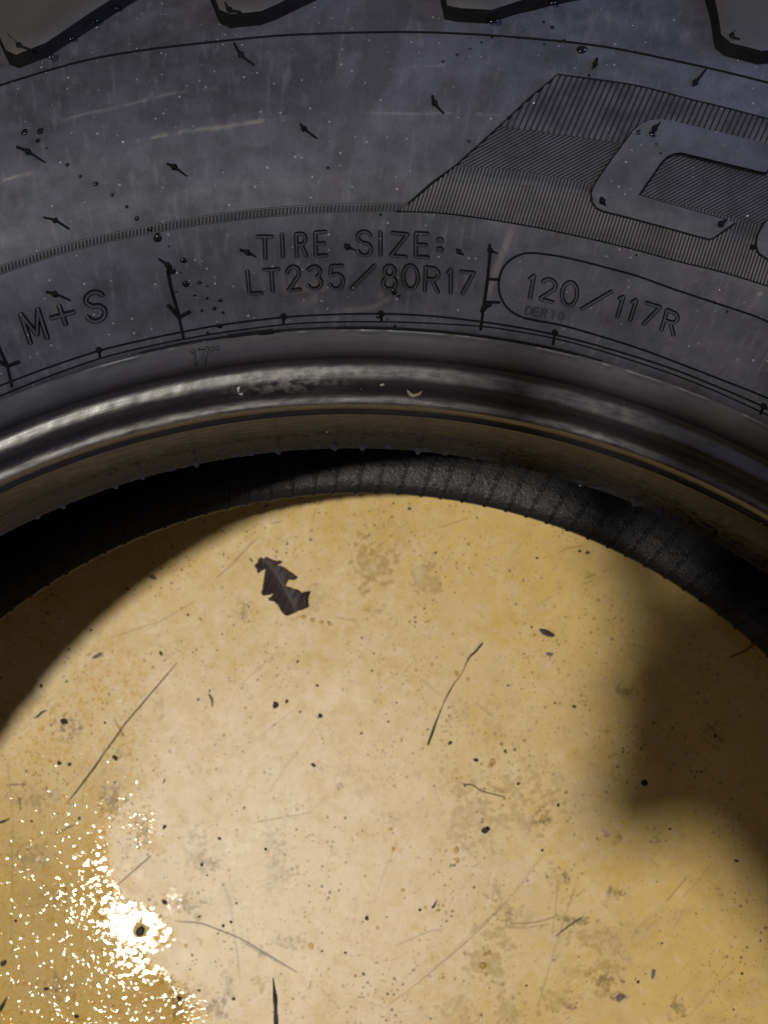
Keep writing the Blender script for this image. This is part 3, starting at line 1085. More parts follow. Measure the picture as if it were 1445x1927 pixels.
def ring_px(pts, ext=130):
    p = np.asarray(pts, float)
    return p


A_LINE = [(-90, 190), (0, 161), (90, 133), (173, 111), (260, 96), (346, 85), (500, 69), (590, 64), (667, 61.5), (778, 60.5), (880, 64), (980, 71), (1075, 80), (1166, 93), (1291, 119), (1370, 137), (1445, 156), (1540, 183)]
line_part('mould_line', [A_LINE], 1.7, 0.28)
C_LINE = [(-90, 762), (0, 726), (90, 692), (187, 660), (265, 641), (346, 624), (430, 609.5), (534, 597), (620, 592), (717, 590.5), (815, 595), (914, 606.5), (980, 617), (1044, 630), (1130, 652), (1250, 689), (1340, 724), (1433, 764), (1530, 810)]
line_part('rim_line', [C_LINE], 1.5, 0.28)
C2 = [(-90, 783), (0, 745), (90, 709), (187, 675), (265, 655), (346, 638), (430, 624), (534, 611), (620, 606), (717, 605.5), (815, 608.5), (914, 615), (980, 625), (1044, 637), (1130, 660), (1250, 699), (1340, 734), (1433, 776), (1530, 824)]
line_part('rim_line', [C2], 1.2, 0.22)
D_LINE = [(-90, 794), (0, 756), (90, 721), (173, 693), (260, 668), (346, 649), (430, 636), (510, 626), (620, 620), (707, 619), (815, 625), (914, 636), (1000, 650), (1075, 666), (1170, 695), (1271, 732), (1360, 768), (1445, 807), (1540, 855)]
line_part('mould_flash', [[(x_, y_ - 2.5) for x_, y_ in D_LINE]], 1.9, .35)
line_part('mould_flash', [[(430, 633), (470, 627.5), (512, 622.5)]], 2.6, .7)
PILL_LOW = [(985, 598.5), (1010, 603.5), (1060, 613), (1130, 633), (1200, 655), (1270, 681), (1350, 712), (1445, 750), (1540, 796)]
PILL_TOP = [(1540, 650), (1445, 606), (1420, 595), (1345, 570), (1270, 545), (1200, 520), (1150, 506), (1075, 487), (1030, 479), (1000, 476), (978, 479), (955, 493), (942, 513), (938, 540), (943, 562), (957, 582), (980, 596), (1010, 603)]
line_part('pill_outline', [PILL_TOP, PILL_LOW], 1.6, 0.3)
for p, hd in (([(316, 508), (322, 540), (330, 570), (338, 597)], [(318, 575), (337.5, 597), (357, 587)]), ([(-2, 652), (6, 670), (15, 688)], [(-8, 676), (15, 689), (36, 681)])):
    b = Build()
    b.rib(resample(p, 5), rib_prof(2.6, .4), on_wall)
    b.rib(resample([hd[0], hd[1]], 5), rib_prof(3.2, .46), on_wall)
    b.rib(resample([hd[1], hd[2]], 5), rib_prof(3.0, .43), on_wall)
    b.rib(resample([hd[1], (hd[1][0] + 8, hd[1][1] + 38)], 5), rib_prof(2.2, .38), on_wall)
    link('arrow_mark', b.mesh('arrow_mark', [MAT_BLACK, MAT_BLACK]), tire)
b = Build()
b.rib(resample([(922, 474), (917, 525), (910, 578)], 5), rib_prof(2.4, .4), on_wall)
b.rib(resample([(910, 578), (904, 620)], 5), rib_prof(2.2, .36), on_wall)
b.rib(resample([(917, 525), (936, 526)], 5), rib_prof(2.2, .34), on_wall)
b.rib(resample([(910, 568), (939, 569)], 5), rib_prof(2.2, .34), on_wall)
b.rib(resample([(909, 580), (922, 573)], 4), rib_prof(3.2, .44), on_wall)
link('bar_mark', b.mesh('bar_mark', [MAT_BLACK, MAT_BLACK]), tire)
for a, c_ in (((187, 658), (189, 674)), ((534, 595), (533.5, 610)), ((717, 590), (718, 605)), ((1044, 626), (1040, 648)), ((1436, 764), (1430, 779))):
    b = Build()
    b.rib(resample([a, c_], 4), rib_prof(2.0, .34), on_wall)
    b.rib(resample([(a[0] - 1.5, a[1] - 1), (a[0] + 1.5, a[1] + 2)], 3), rib_prof(4.6, .55), on_wall)
    link('tick_mark', b.mesh('tick_mark', [MAT_BLACK, MAT_BLACK]), tire)

# ------------------------------------------------------------------ lettering: single-stroke moulded characters
def arc(cx, cy, rx, ry, a0, a1, n=12):
    return [(cx + rx * math.cos(math.radians(a0 + (a1 - a0) * i / n)), cy + ry * math.sin(math.radians(a0 + (a1 - a0) * i / n))) for i in range(n + 1)]


GLYPH = {
    'T': [[(0, 1), (1, 1)], [(.5, 1), (.5, 0)]], 'I': [[(.5, 0), (.5, 1)]], 'L': [[(0, 1), (0, 0), (.9, 0)]],
    'R': [[(0, 0), (0, 1)], [(0, 1)] + arc(.55, .76, .42, .24, 90, -90) + [(0, .52)], [(.5, .52), (1, 0)]],
    'E': [[(.98, 1), (0, 1)], [(0, 1), (0, 0)], [(0, 0), (1, 0)], [(0, .52), (.85, .52)]],
    'S': [arc(.5, .76, .48, .25, 20, 200) + arc(.5, .26, .5, .27, 130, -160)[1:]],
    'Z': [[(0, 1), (1, 1), (0, 0), (1, 0)]],
    '2': [arc(.5, .72, .48, .28, 170, -30) + [(0, 0), (1, 0)]],
    '3': [arc(.48, .75, .46, .25, 160, -80) + arc(.48, .26, .52, .27, 80, -160)],
    '5': [[(.92, 1), (.14, 1), (.06, .56)] + arc(.48, .32, .5, .33, 120, -155)],
    '8': [arc(.5, .76, .4, .24, -90, 270, 20), arc(.5, .26, .5, .27, 90, 450, 20)],
    '0': [arc(.5, .5, .5, .5, 90, 450, 26)], '1': [[(.2, .83), (.5, 1), (.5, 0)]], '7': [[(0, 1), (1, 1), (.28, 0)]],
    '/': [[(0, 0), (1, 1)]], 'M': [[(0, 0), (0, 1)], [(0, 1), (.5, .22), (1, 1)], [(1, 1), (1, 0)]],
    '+': [[(0, .5), (1, .5)], [(.5, 0), (.5, 1)]], ':': [arc(.5, .86, .36, .11, 0, 360, 12), arc(.5, .34, .36, .11, 0, 360, 12)],
    '"': [[(.15, 1), (.05, .78)], [(.85, 1), (.75, .78)]],
    'D': [[(0, 0), (0, 1)], [(0, 1)] + arc(.4, .5, .6, .5, 90, -90) + [(0, 0)]],
}


def glyph(ch, bl, br_, tl, w=3.6, h=.6, name=None, mapf=on_wall, mats=None, step=4.0):
    """character in the frame bottom-left, bottom-right, top-left (photograph points)"""
    bl, br_, tl = (np.asarray(q, float) for q in (bl, br_, tl))
    b = Build()
    for i, s in enumerate(GLYPH[ch]):
        p = np.array([bl + x * (br_ - bl) + y * (tl - bl) for x, y in s])
        pr = [(a, hh + .015 * i, c) for a, hh, c in rib_prof(w, h, 1.18)]
        # corners: split sharp polylines so every leg keeps its width
        segs = [p] if len(p) > 6 else [p[j:j + 2] for j in range(len(p) - 1)]
        if len(p) > 6 and ch in '2357R5D':
            segs = [p]
        for j, sg in enumerate(segs):
            pr2 = [(a, hh + .006 * j, c) for a, hh, c in pr]
            b.rib(resample(sg, step), pr2, mapf)
    nm = name or ('digit' if ch.isdigit() else 'letter' if ch.isalpha() else {'/': 'slash', ':': 'colon', '+': 'plus_sign', '"': 'inch_mark'}[ch])
    return link(nm, b.mesh(nm, mats or [MAT_BLACK, MAT_TEXT]), tire)


def z5(x, y):
    return (430 + x * .346, 400 + y * .346)


for ch, a, c_, d in (('T', (160, 250), (242, 250), (157, 130)), ('I', (288, 242), (306, 242), (282, 118)), ('R', (372, 238), (423, 233), (368, 116)),
                     ('E', (476, 235), (534, 231), (472, 107)), ('S', (702, 230), (776, 232), (700, 102)), ('I', (818, 230), (836, 230), (817, 105)),
                     ('Z', (882, 232), (966, 240), (890, 109)), ('E', (1018, 238), (1084, 241), (1018, 111)), (':', (1132, 232), (1164, 234), (1134, 136)),
                     ('L', (115, 440), (190, 435), (103, 318)), ('T', (200, 430), (282, 424), (192, 312)), ('2', (323, 425), (390, 416), (316, 296)),
                     ('3', (434, 415), (506, 411), (431, 293)), ('5', (550, 413), (626, 410), (548, 290)), ('/', (668, 412), (795, 412), (668, 286)),
                     ('8', (840, 413), (910, 413), (840, 287)), ('0', (950, 412), (1030, 414), (948, 284)), ('R', (1066, 424), (1138, 432), (1072, 296)),
                     ('1', (1180, 434), (1234, 436), (1182, 306)), ('7', (1250, 438), (1322, 444), (1262, 320))):
    glyph(ch, z5(*a), z5(*c_), z5(*d))


def z6(x, y):
    return (880 + x * .391, 400 + y * .391)


for ch, a, c_, d in (('1', (270, 404), (326, 414), (290, 298)), ('2', (343, 414), (408, 430), (363, 312)), ('0', (446, 440), (518, 452), (460, 328)),
                     ('/', (548, 463), (685, 489), (553, 353)), ('1', (690, 496), (746, 510), (720, 396)), ('1', (752, 510), (808, 526), (782, 412)),
                     ('7', (824, 532), (890, 552), (858, 434)), ('R', (930, 566), (988, 588), (958, 468))):
    glyph(ch, z6(*a), z6(*c_), z6(*d), 3.7, .45)
for ch, a, c_, d in (('D', (988, 590.5), (998, 593), (991, 576)), ('E', (1002, 593), (1011, 595), (1005, 578.5)), ('R', (1017, 596), (1026, 598), (1020, 581)),
                     ('1', (1035, 599), (1043, 601), (1038, 584)), ('0', (1049, 601), (1058, 603), (1052, 586.5))):
    glyph(ch, a, c_, d, 1.7, .22, step=2.5, mats=[MAT_GAP, MAT_TEXT])
for ch, a, c_, d in (('M', (58, 645), (90, 636), (40, 591)), ('+', (103, 615), (145, 604), (91, 581)), ('S', (166, 606), (200, 600), (160, 553))):
    glyph(ch, a, c_, d, 4.6, .55)
for ch, a, c_, d in (('1', (362, 688), (376, 686), (358, 659)), ('7', (380, 686), (397, 684), (374, 657)), ('"', (400, 676), (414, 674), (398, 654))):
    glyph(ch, a, c_, d, 3.3, .55, mapf=on_bead, mats=[MAT_BLACK, MAT_TEXT])

# ------------------------------------------------------------------ ridged band and ridged panel
K_UP = [(-90, 532), (0, 502), (90, 471), (173, 448), (260, 430), (346, 414), (420, 402.5), (500, 393), (600, 386.5), (690, 384), (745, 384), (768, 383)]
K_LOW = [(-90, 546), (0, 516), (90, 485), (173, 462), (260, 443), (346, 428), (420, 417), (500, 408), (600, 400), (690, 397.5), (745, 397.5), (800, 398.5)]
P_LOW = [(745, 397.5), (800, 398.5), (870, 405), (980, 422), (1075, 441), (1170, 463), (1271, 490), (1360, 512), (1445, 538), (1560, 575)]
P_TOP = [(1049, 142), (1110, 150), (1187, 161), (1240, 173), (1291, 187), (1370, 206), (1445, 226), (1560, 258)]
ku, kl = smooth_path(K_UP, 3), smooth_path(K_LOW, 3)
pl, pt = smooth_path(P_LOW, 5), smooth_path(P_TOP, 5)
bt = Build()
strip = np.vstack([ku, kl[::-1]])


def sheet(poly, h, mat_i, step=12):
    V, F, mi = plateau(resample(np.vstack([poly, poly[:1]]), 9.0)[:-1], on_wall, h, step, None, -0.05, (mat_i, mat_i))
    return V, F, mi


def foot(b, up, lo, h):
    n = 90
    a = resample(up, 1)
    c = resample(lo, 1)
    a = a[np.linspace(0, len(a) - 1, n).astype(int)]
    c = c[np.linspace(0, len(c) - 1, n).astype(int)]
    uv = np.vstack([a, (a + c) / 2, c])
    V = on_wall(uv, np.full(len(uv), h))
    F = [(i + k_ * n, i + 1 + k_ * n, i + 1 + (k_ + 1) * n, i + (k_ + 1) * n) for k_ in range(2) for i in range(n - 1)]
    b.add(V, F, [0] * len(F))


foot(bt, ku, kl, .035)
ctr = resample(np.vstack([smooth_path(np.array([(a[0], (a[1] + c[1]) / 2) for a, c in zip(K_UP[:-1], K_LOW[:-1])]), 2)]), 6.9)
tg = np.gradient(ctr, axis=0)
tg /= np.hypot(*tg.T)[:, None]
for p, t_ in zip(ctr, tg):
    nn = np.array([-t_[1], t_[0]])
    d = nn * 5.6 + t_ * -1.2
    bt.rib(np.array([p - d, p, p + d]), [(-2.6, .05, 0), (-1.3, .36, 1), (1.2, .36, 0), (2.2, .05, 0)], on_wall, False)
bt.rib(ku, rib_prof(1.7, .3), on_wall)
bt.rib(kl, rib_prof(1.3, .22), on_wall)
tag(link('ridged_band', bt.mesh('ridged_band', [MAT_GAP, MAT_RIDGE]), tire), kind='stuff')

MID1 = [(938, 240), (1000, 247), (1070, 257), (1166, 272), (1290, 296), (1445, 334), (1560, 366)]
MID2 = [(858, 312), (930, 318), (980, 323), (1045, 334), (1111, 347), (1250, 378), (1445, 428), (1560, 462)]
m1, m2 = smooth_path(MID1, 6), smooth_path(MID2, 6)
C_OUT = [(1600, 318), (1445, 277), (1340, 252), (1262, 233), (1240, 230), (1218, 232), (1200, 241), (1187, 254), (1150, 303), (1118, 350), (1112, 363), (1114, 380), (1122, 391), (1136, 397), (1200, 413), (1335, 450), (1380, 421),
         (1290, 396), (1199, 370), (1240, 310), (1250, 299), (1264, 292), (1280, 291), (1436, 329), (1462, 306), (1600, 344)]
O_OUT = [(1560, 412), (1500, 402), (1462, 404), (1438, 420), (1424, 444), (1421, 462), (1426, 476), (1445, 488), (1560, 520)]


def hatch(b, poly, ang, pitch, h, holes=(), top=.45):
    """parallel ridges clipped to a polygon"""
    poly = np.asarray(poly, float)
    d = np.array([math.cos(math.radians(ang)), -math.sin(math.radians(ang))])
    n = np.array([-d[1], d[0]])
    s = poly @ n
    loops = [poly] + [np.asarray(q, float) for q in holes]
    for c in np.arange(s.min() + pitch * .5, s.max(), pitch):
        xs = []
        for L in loops:
            for i in range(len(L)):
                a, e = L[i - 1], L[i]
                sa, se = a @ n - c, e @ n - c
                if (sa > 0) != (se > 0):
                    q_ = a + (e - a) * sa / (sa - se)
                    xs.append(q_ @ d)
        xs.sort()
        for i in range(0, len(xs) - 1, 2):
            if xs[i + 1] - xs[i] < 3:
                continue
            m_ = max(2, int((xs[i + 1] - xs[i]) / 14) + 1)
            t_ = np.linspace(xs[i] + .6, xs[i + 1] - .6, m_)
            p = t_[:, None] * d + c * n
            hv = h * random.uniform(.85, 1.12)
            b.rib(p, [(-pitch * .47, .05, 0), (-pitch * top * .62, hv, 1), (pitch * top * .50, hv, 0), (pitch * .40, .05, 0)], on_wall, False)


def ridged(name, poly, ang, pitch, h, holes=(), top=.45):
    b = Build()
    poly = resample(np.vstack([poly, poly[:1]]), 14)[:-1]
    V, F, mi = plateau(poly, on_wall, .035, 16, None, -.05, (0, 0), holes)
    b.add(V, F, mi)
    hatch(b, poly, ang, pitch, h, holes, top)
    tag(link(name, b.mesh(name, [MAT_GAP, MAT_RIDGE]), tire), kind='stuff')


left_edge = [(768, 384), (812, 345), (858, 312), (938, 240), (1000, 182), (1049, 142)]
ridged('ridge_panel', np.vstack([pt, m1[::-1]]), 66, 10.6, .42, (), .62)
ridged('ridge_panel', np.vstack([m1, m2[::-1]]), 28, 5.6, .30, (), .40)
low_poly = np.vstack([m2, pl[::-1], [(768, 386)]])
ridged('ridge_panel', low_poly, 72, 6.4, .32, (), .46)
line_part('panel_border', [P_TOP], 2.3, .5)
line_part('panel_border', [left_edge], 2.0, .46, smooth=False)
line_part('panel_border', [P_LOW], 1.7, .34)


def big_letter(poly, shift=2.2, h=1.6):
    L = resample(np.vstack([poly, poly[:1]]), 7)[:-1]

    V, F, mi = plateau(L, on_wall, h, 16, None, -.05)
    b = Build()
    b.add(V, F, mi)
    ring = np.vstack([L, L[:1]])
    b.rib(ring, [(-4.5, .50, 0), (0, .52, 0), (4.5, .50, 0)], on_wall, False)
    return link('big_letter', b.mesh('big_letter', [MAT_DUST_PLAIN, MAT_BLACK][::1]), tire)


def round_corners(p, n=5):
    return p


def big(poly):
    L = resample(np.vstack([poly, poly[:1]]), 7)[:-1]
    V, F, mi = plateau(L, on_wall, 1.35, 16, None, -.05, (0, 1))
    b = Build()
    b.add(V, F, mi)
    ring = np.vstack([L, L[:1]])
    b.rib(ring, [(-3.6, .44, 1), (0, .46, 1), (3.6, .44, 1)], on_wall, False)  # black ring: crease shade round the letter, put into the colour
    o = link('letter', b.mesh('letter', [MAT_DUST_PLAIN, MAT_BLACK]), tire)
    o['label'] = 'large flat raised letter on the ridged panel'
    return o


big(np.array(C_OUT, float))
big(np.array(O_OUT, float))

# ------------------------------------------------------------------ moulding nibs
NIBS = [((1275, 240), (1312, 300), (1385, 355), 1), ((95, 800), (155, 825), (250, 885), 1), ((900, 885), (950, 910), (1020, 960), 1)]
NP = [((441, 83), (454, 104), (479, 123)), ((33, 277), (54, 286), (86, 306)), ((311, 306), (329, 315), (353, 332)), ((565, 233), (573, 243), (597, 261)),
      ((813, 181), (818, 195), (835, 214)), ((1325, 134), (1308, 155), (1302, 163)), ((1123, 109), (1119, 121), (1115, 131)), ((1239, 237), (1229, 248), (1225, 258)),
      ((1129, 372), (1132, 380), (1138, 388)), ((82, 409), (105, 415), (131, 431)), ((83, 548), (104, 553), (133, 565)), ((298, 486), (315, 498), (326, 506)),
      ((452, 470), (466, 475), (482, 483)), ((646, 457), (654, 464), (669, 471)), ((857, 466), (863, 473), (872, 480)), ((921, 458), (922, 470), (936, 477)),
      ((1364, 416), (1354, 424), (1348, 428)), ((1423, 466), (1415, 466), (1412, 470)), ((1441, 463), (1437, 466), (1433, 470)), ((905, 585), (910, 579), (918, 576))]
for a, c_, d in NP:
    b = Build()
    kv = random.uniform(.75, 1.15)
    a = tuple(np.array(c_) + (np.array(a) - np.array(c_)) * kv)
    path = smooth_path([a, c_, d], 2.0)
    n_ = len(path)
    s_ = np.linspace(0, 1, n_)
    mid = np.argmin(np.hypot(*(path - np.array(c_)).T))
    wid = np.interp(s_, [0, .5, 1], [random.uniform(1.6, 3.0), 2.6, random.uniform(1.2, 2.4)]) + random.uniform(3.2, 4.8) * np.exp(-((np.arange(n_) - mid) / random.uniform(1.4, 2.2)) ** 2)
    hei = .3 + .6 * np.exp(-((np.arange(n_) - mid) / 2.2) ** 2) + .5 * (1 - s_)
    t_ = np.gradient(path, axis=0)
    t_ /= np.hypot(*t_.T)[:, None]
    nn = np.c_[-t_[:, 1], t_[:, 0]]
    cols, hs_ = [], []
    for o_, k_ in ((-1, 0.02), (-.6, .7), (0, 1), (.6, .7), (1, .02)):
        cols.append(path + nn * (wid * o_)[:, None])
        hs_.append(hei * k_ + .02)
    uv = np.stack(cols, 1).reshape(-1, 2)
    hh = np.stack(hs_, 1).ravel()
    high = a[1] < 430 and a[0] > 1110 and a[0] < 1440 and a[1] > 200
    V = on_wall(uv, hh + (1.36 if high else 0.0))
    F = [(i * 5 + j, i * 5 + j + 1, i * 5 + j + 6, i * 5 + j + 5) for i in range(n_ - 1) for j in range(4)]
    link('rubber_nib', mesh_from('rubber_nib', V, F, [MAT_BLACK], None, True), tire)
# nibs on the lugs
for a, c_, d in (((14, 62), (36, 84), (62, 95)), ((424, 4), (432, 18), (452, 22)), ((1394, 42), (1377, 66), (1391, 74))):
    b = Build()
    path = smooth_path([a, c_, d], 2.5)
    mid = np.argmin(np.hypot(*(path - np.array(c_)).T))
    n_ = len(path)
    wid = 2.4 + 4.0 * np.exp(-((np.arange(n_) - mid) / 1.7) ** 2)
    t_ = np.gradient(path, axis=0)
    t_ /= np.hypot(*t_.T)[:, None]
    nn = np.c_[-t_[:, 1], t_[:, 0]]
    Pp, r_p = [], None
    uv = np.stack([path + nn * (wid * o_)[:, None] for o_ in (-1, 0, 1)], 1).reshape(-1, 2)
    hb = np.stack([np.full(n_, 4.55), 4.9 + .5 * np.exp(-((np.arange(n_) - mid) / 2.0) ** 2), np.full(n_, 4.55)], 1).ravel()
    P0, r0 = on_fun(uv, lambda r: wall_z(r) + 4.7, wall_dx, 240)
    V = P0 + np.array([0, 0, 1.0]) * (hb - 4.6)[:, None]
    F = [(i * 3 + j, i * 3 + j + 1, i * 3 + j + 4, i * 3 + j + 3) for i in range(n_ - 1) for j in range(2)]
    link('rubber_nib', mesh_from('rubber_nib', V, F, [MAT_BLACK], None, True), tire)

# soap and grit stuck on the bead, little burrs along the toe
def patch(pts, mat, h=.3, mapf=on_bead):
    L = smooth_path(pts + pts[:1], 3)[:-1]
    V, F, mi = plateau(L, mapf, h, 4, None, -.2, (0, 0))
    return link('soap_residue', mesh_from('soap_residue', V, F, [mat], mi), tire)


patch([(446, 730), (452, 728), (451, 736), (458, 741), (456, 745), (449, 741)], MAT_SOAP)
patch([(765, 733), (772, 738), (778, 742), (790, 738), (794, 735), (791, 743), (782, 746), (775, 748), (768, 742)], MAT_TAN)
patch([(715, 724), (721, 722), (723, 725), (717, 727)], MAT_SOAP)

# ------------------------------------------------------------------ water drops on the rubber
def dome_mesh(name, mat, seed, flat=.55, nseg=14, nring=6):
    r_ = np.random.default_rng(seed)
    ph = r_.uniform(0, 6.28, 3)
    V, F = [], []
    for i in range(nring):
        a = (i / (nring - .15)) * math.pi / 2 * 1.08
        for j in range(nseg):
            t_ = 2 * math.pi * j / nseg
            k_ = 1 + .09 * math.sin(2 * t_ + ph[0]) + .06 * math.sin(3 * t_ + ph[1])
            V.append((math.cos(math.pi / 2 - a) * 1.0 * k_ * math.cos(t_) if False else math.sin(a) * k_ * math.cos(t_) + 1e-4 * j, math.sin(a) * k_ * math.sin(t_), math.cos(a) * flat))
    for i in range(nring - 1):
        for j in range(nseg):
            F.append((i * nseg + j, (i + 1) * nseg + j, (i + 1) * nseg + (j + 1) % nseg, i * nseg + (j + 1) % nseg))
    me = mesh_from(name, V, F, [mat], None, True, 1.0)
    return me


DOMES = [dome_mesh('water_drop', MAT_DROP, s_) for s_ in range(4)]
DOMEF = [dome_mesh('water_drop', MAT_BEADWATER, 10 + s_, .42) for s_ in range(4)]


def place(me, name, P, N, rx, ry=None, rz=None, rot=0.0, lift=0.0):
    o = link(name, me)
    z = Vector(N).normalized()
    Q = z.to_track_quat('Z', 'Y')
    o.rotation_mode = 'QUATERNION'
    from mathutils import Quaternion
    o.rotation_quaternion = Q @ Quaternion((0, 0, 1), rot)
    o.scale = (rx * S, (ry or rx) * S, (rz or rx) * S)
    o.location = Vector(P) * S + z * lift * S
    return o


DROPS = [(47, 249, 8, 'leftmost of three drops clustered above the rubber nib at the left edge'), (77, 247, 8, 'roundest of three drops clustered at the left edge of the sidewall'),
         (72, 265, 6, 'lowest of three drops clustered at the left edge of the sidewall'), (89, 279, 3, ''), (128, 310, 4.5, ''), (152, 332, 4, ''), (181, 346, 5.5, ''), (212, 367, 4, ''),
         (239, 389, 4, ''), (99, 117, 10, 'drop hanging at the kinked corner of the leftmost tread lug'), (138, 84, 6, ''), (183, 52, 8, 'drop halfway along the slanted edge of the leftmost lug'),
         (222, 26, 8, 'uppermost drop on the slanted edge of the leftmost lug'),
         (925, 50, 13, 'big drop hanging at the kinked corner of the third tread lug'), (834, 116, 4, ''), (860, 103, 3.5, ''), (885, 92, 3, ''), (906, 80, 3, ''), (926, 71, 4, ''),
         (882, 266, 4, ''), (617, 316, 3.5, ''), (1036, 16, 10, 'drop high on the slanted edge of the third tread lug'), (1023, 42, 4, ''), (1039, 52, 5, ''), (1024, 83, 3, ''), (1061, 78, 5.5, ''),
         (1094, 94, 12, 'big drop standing just below the thin moulded line at the upper right'), (1199, 254, 6, 'left drop of two on the corner of the large letter'),
         (1225, 257, 8, 'right drop of two on the corner of the large letter'), (1232, 276, 3, ''), (1241, 292, 3, ''), (1108, 142, 4, ''), (1117, 129, 5, ''), (1124, 157, 5, ''), (1136, 159, 5, ''),
         (258, 411, 5.5, ''), (284, 431, 7, 'drop straddling the ridged band'), (297, 447, 10, 'big drop just under the ridged band'), (322, 507, 11, 'big drop at the top of the arrow mark'),
         (346, 490, 7, 'drop right of the big drop at the arrow mark'), (350, 534, 8, 'round drop beside the arrow shaft'), (376, 531, 5, ''), (390, 538, 3, ''), (367, 556, 3.5, ''),
         (390, 561, 3.5, ''), (415, 565, 5, ''), (404, 580, 5, ''), (420, 588, 4, ''), (380, 584, 4, ''), (413, 613, 7, 'drop sitting on the rim line left of the middle'),
         (391, 626, 4, ''), (741, 549, 7, 'drop under the figure eight of the tire size'), (750, 556, 4, ''), (767, 637, 6.5, 'upper left drop on the smooth bead foot below the tire size'),
         (804, 659, 7.5, 'larger drop on the smooth bead foot below the tire size'), (827, 686, 4, ''), (728, 601, 3, ''), (743, 613, 4, ''), (716, 404, 3.5, ''), (712, 596, 5, ''),
         (926, 646, 7, 'dark drop right of the bar mark on the bead foot'), (907, 643, 5.5, ''), (914, 659, 3, ''), (933, 672, 9, 'wide drop lowest of the cluster on the bead foot'), (992, 678, 3.5, ''),
         (945, 691, 3, ''), (1197, 480, 3, ''), (1343, 569, 4, ''), (1367, 586, 3, ''), (1311, 759, 4.5, ''), (576, 655, 3, ''), (332, 549, 3, ''), (340, 512, 2.5, ''), (318, 463, 2.5, '')]
for i, (u, v, r_, lb) in enumerate(DROPS):
    bead = False
    P, rad_ = on_fun(np.array([[u, v]]), wall_z, wall_dx)
    if rad_[0] < 240.2:
        P = on_bead(np.array([[u, v]]))
        P2 = on_bead(np.array([[u, v - 4.0]]))
        d_ = (P2 - P)[0]
        N = np.array([-d_[0], -abs(d_[2]) * .9, abs(d_[1])])
        N = N / np.linalg.norm(N)
    else:
        N = wall_normal(P, rad_)[0]
    mmr = r_ / (FPX / (CAM[2] - P[0][2]))
    lift = 0.0
    if v < 130 and u < 240 and v < 130 - u * .45 + 40 and r_ > 5:
        lift = 2.2
    if (u, v) in ((925, 50), (1036, 16)):
        lift = 2.2
    if 1190 < u < 1250 and 240 < v < 300:
        lift = 1.36
    o = place(DOMES[i % 4], 'water_drop', P[0], N, mmr * random.uniform(.88, .95), mmr * random.uniform(.80, .88), mmr, random.uniform(0, 6), lift)
    if lb:
        tag(o, 'water ' + lb, 'water drop', 'single water drops on the tire')
    else:
        if v < 130 and u < 300:
            w_ = 'tiny water drop on the leftmost tread lug edge'
        elif v < 175 and u > 800:
            w_ = 'tiny water drop in the thin trail below the third tread lug'
        elif u < 300 and v < 420:
            w_ = 'tiny water drop in the slanting trail between the left rubber nibs'
        elif u < 450 and v < 630:
            w_ = 'tiny water drop in the cluster right of the arrow mark'
        elif u > 1190 and v < 300:
            w_ = 'tiny water drop on the corner of the large raised letter'
        elif 690 < u < 770 and v > 540:
            w_ = 'tiny water drop under the middle of the tire size lettering'
        elif u > 820 and 630 < v < 700:
            w_ = 'tiny water drop in the cluster on the bead below the bar mark'
        elif u > 1190:
            w_ = 'tiny water drop on the right-hand sidewall outside the pill outline'
        else:
            w_ = 'tiny lone water drop on the middle of the dusty sidewall'
        tag(o, w_, 'water drop', 'tiny drops: ' + w_[16:])

# ------------------------------------------------------------------ loose things on the sheet
FN = np.array([-FA, -FB, 1.0]) / np.linalg.norm([-FA, -FB, 1.0])


def zone(u, v):
    if v < 1180:
        return 'on the far floor left of the dead leaf' if u < 480 else 'on the far floor right of the dead leaf'
    if v < 1480:
        return 'left of the long scratch' if u < 220 else 'between the long scratch and the dark fibre' if u < 830 else 'right of the dark fibre'
    return 'in or beside the puddle' if u < 520 else 'on the near floor right of the puddle' if u < 1000 else 'at the lower right below the soft shadow'



def chip(name, u, v, a, b_, ang, mat, label, cat, group, seed, h=.55):
    r_ = np.random.default_rng(seed)
    n_ = 10
    t_ = np.linspace(0, 2 * math.pi, n_, endpoint=False)
    k_ = r_.uniform(.72, 1.12, n_)
    c_, s_ = math.cos(ang), math.sin(ang)
    x, y = a * k_ * np.cos(t_), b_ * k_ * np.sin(t_)
    uv = np.c_[u + x * c_ - y * s_, v + x * s_ + y * c_]
    uv2 = np.c_[u + .7 * (x * c_ - y * s_), v + .7 * (x * s_ + y * c_)]
    hh = h * min(a, b_) / 5.0 * .9
    V = np.vstack([on_floor(uv, .02), on_floor(uv, hh * .55), on_floor(uv2, hh) + r_.normal(0, .06, (n_, 3)), on_floor([[u, v]], hh * 1.1)])
    F = [(i, (i + 1) % n_, n_ + (i + 1) % n_, n_ + i) for i in range(n_)]
    F += [(n_ + i, n_ + (i + 1) % n_, 2 * n_ + (i + 1) % n_, 2 * n_ + i) for i in range(n_)]
    F += [(2 * n_ + i, 2 * n_ + (i + 1) % n_, 3 * n_) for i in range(n_)]
    o_ = on_floor([[u, v]], 0)[0]
    me = mesh_from(name, V - o_, F, [mat], None, False)
    o = link(name, me)
    o.location = Vector(o_) * S
    return tag(o, label, cat, group)


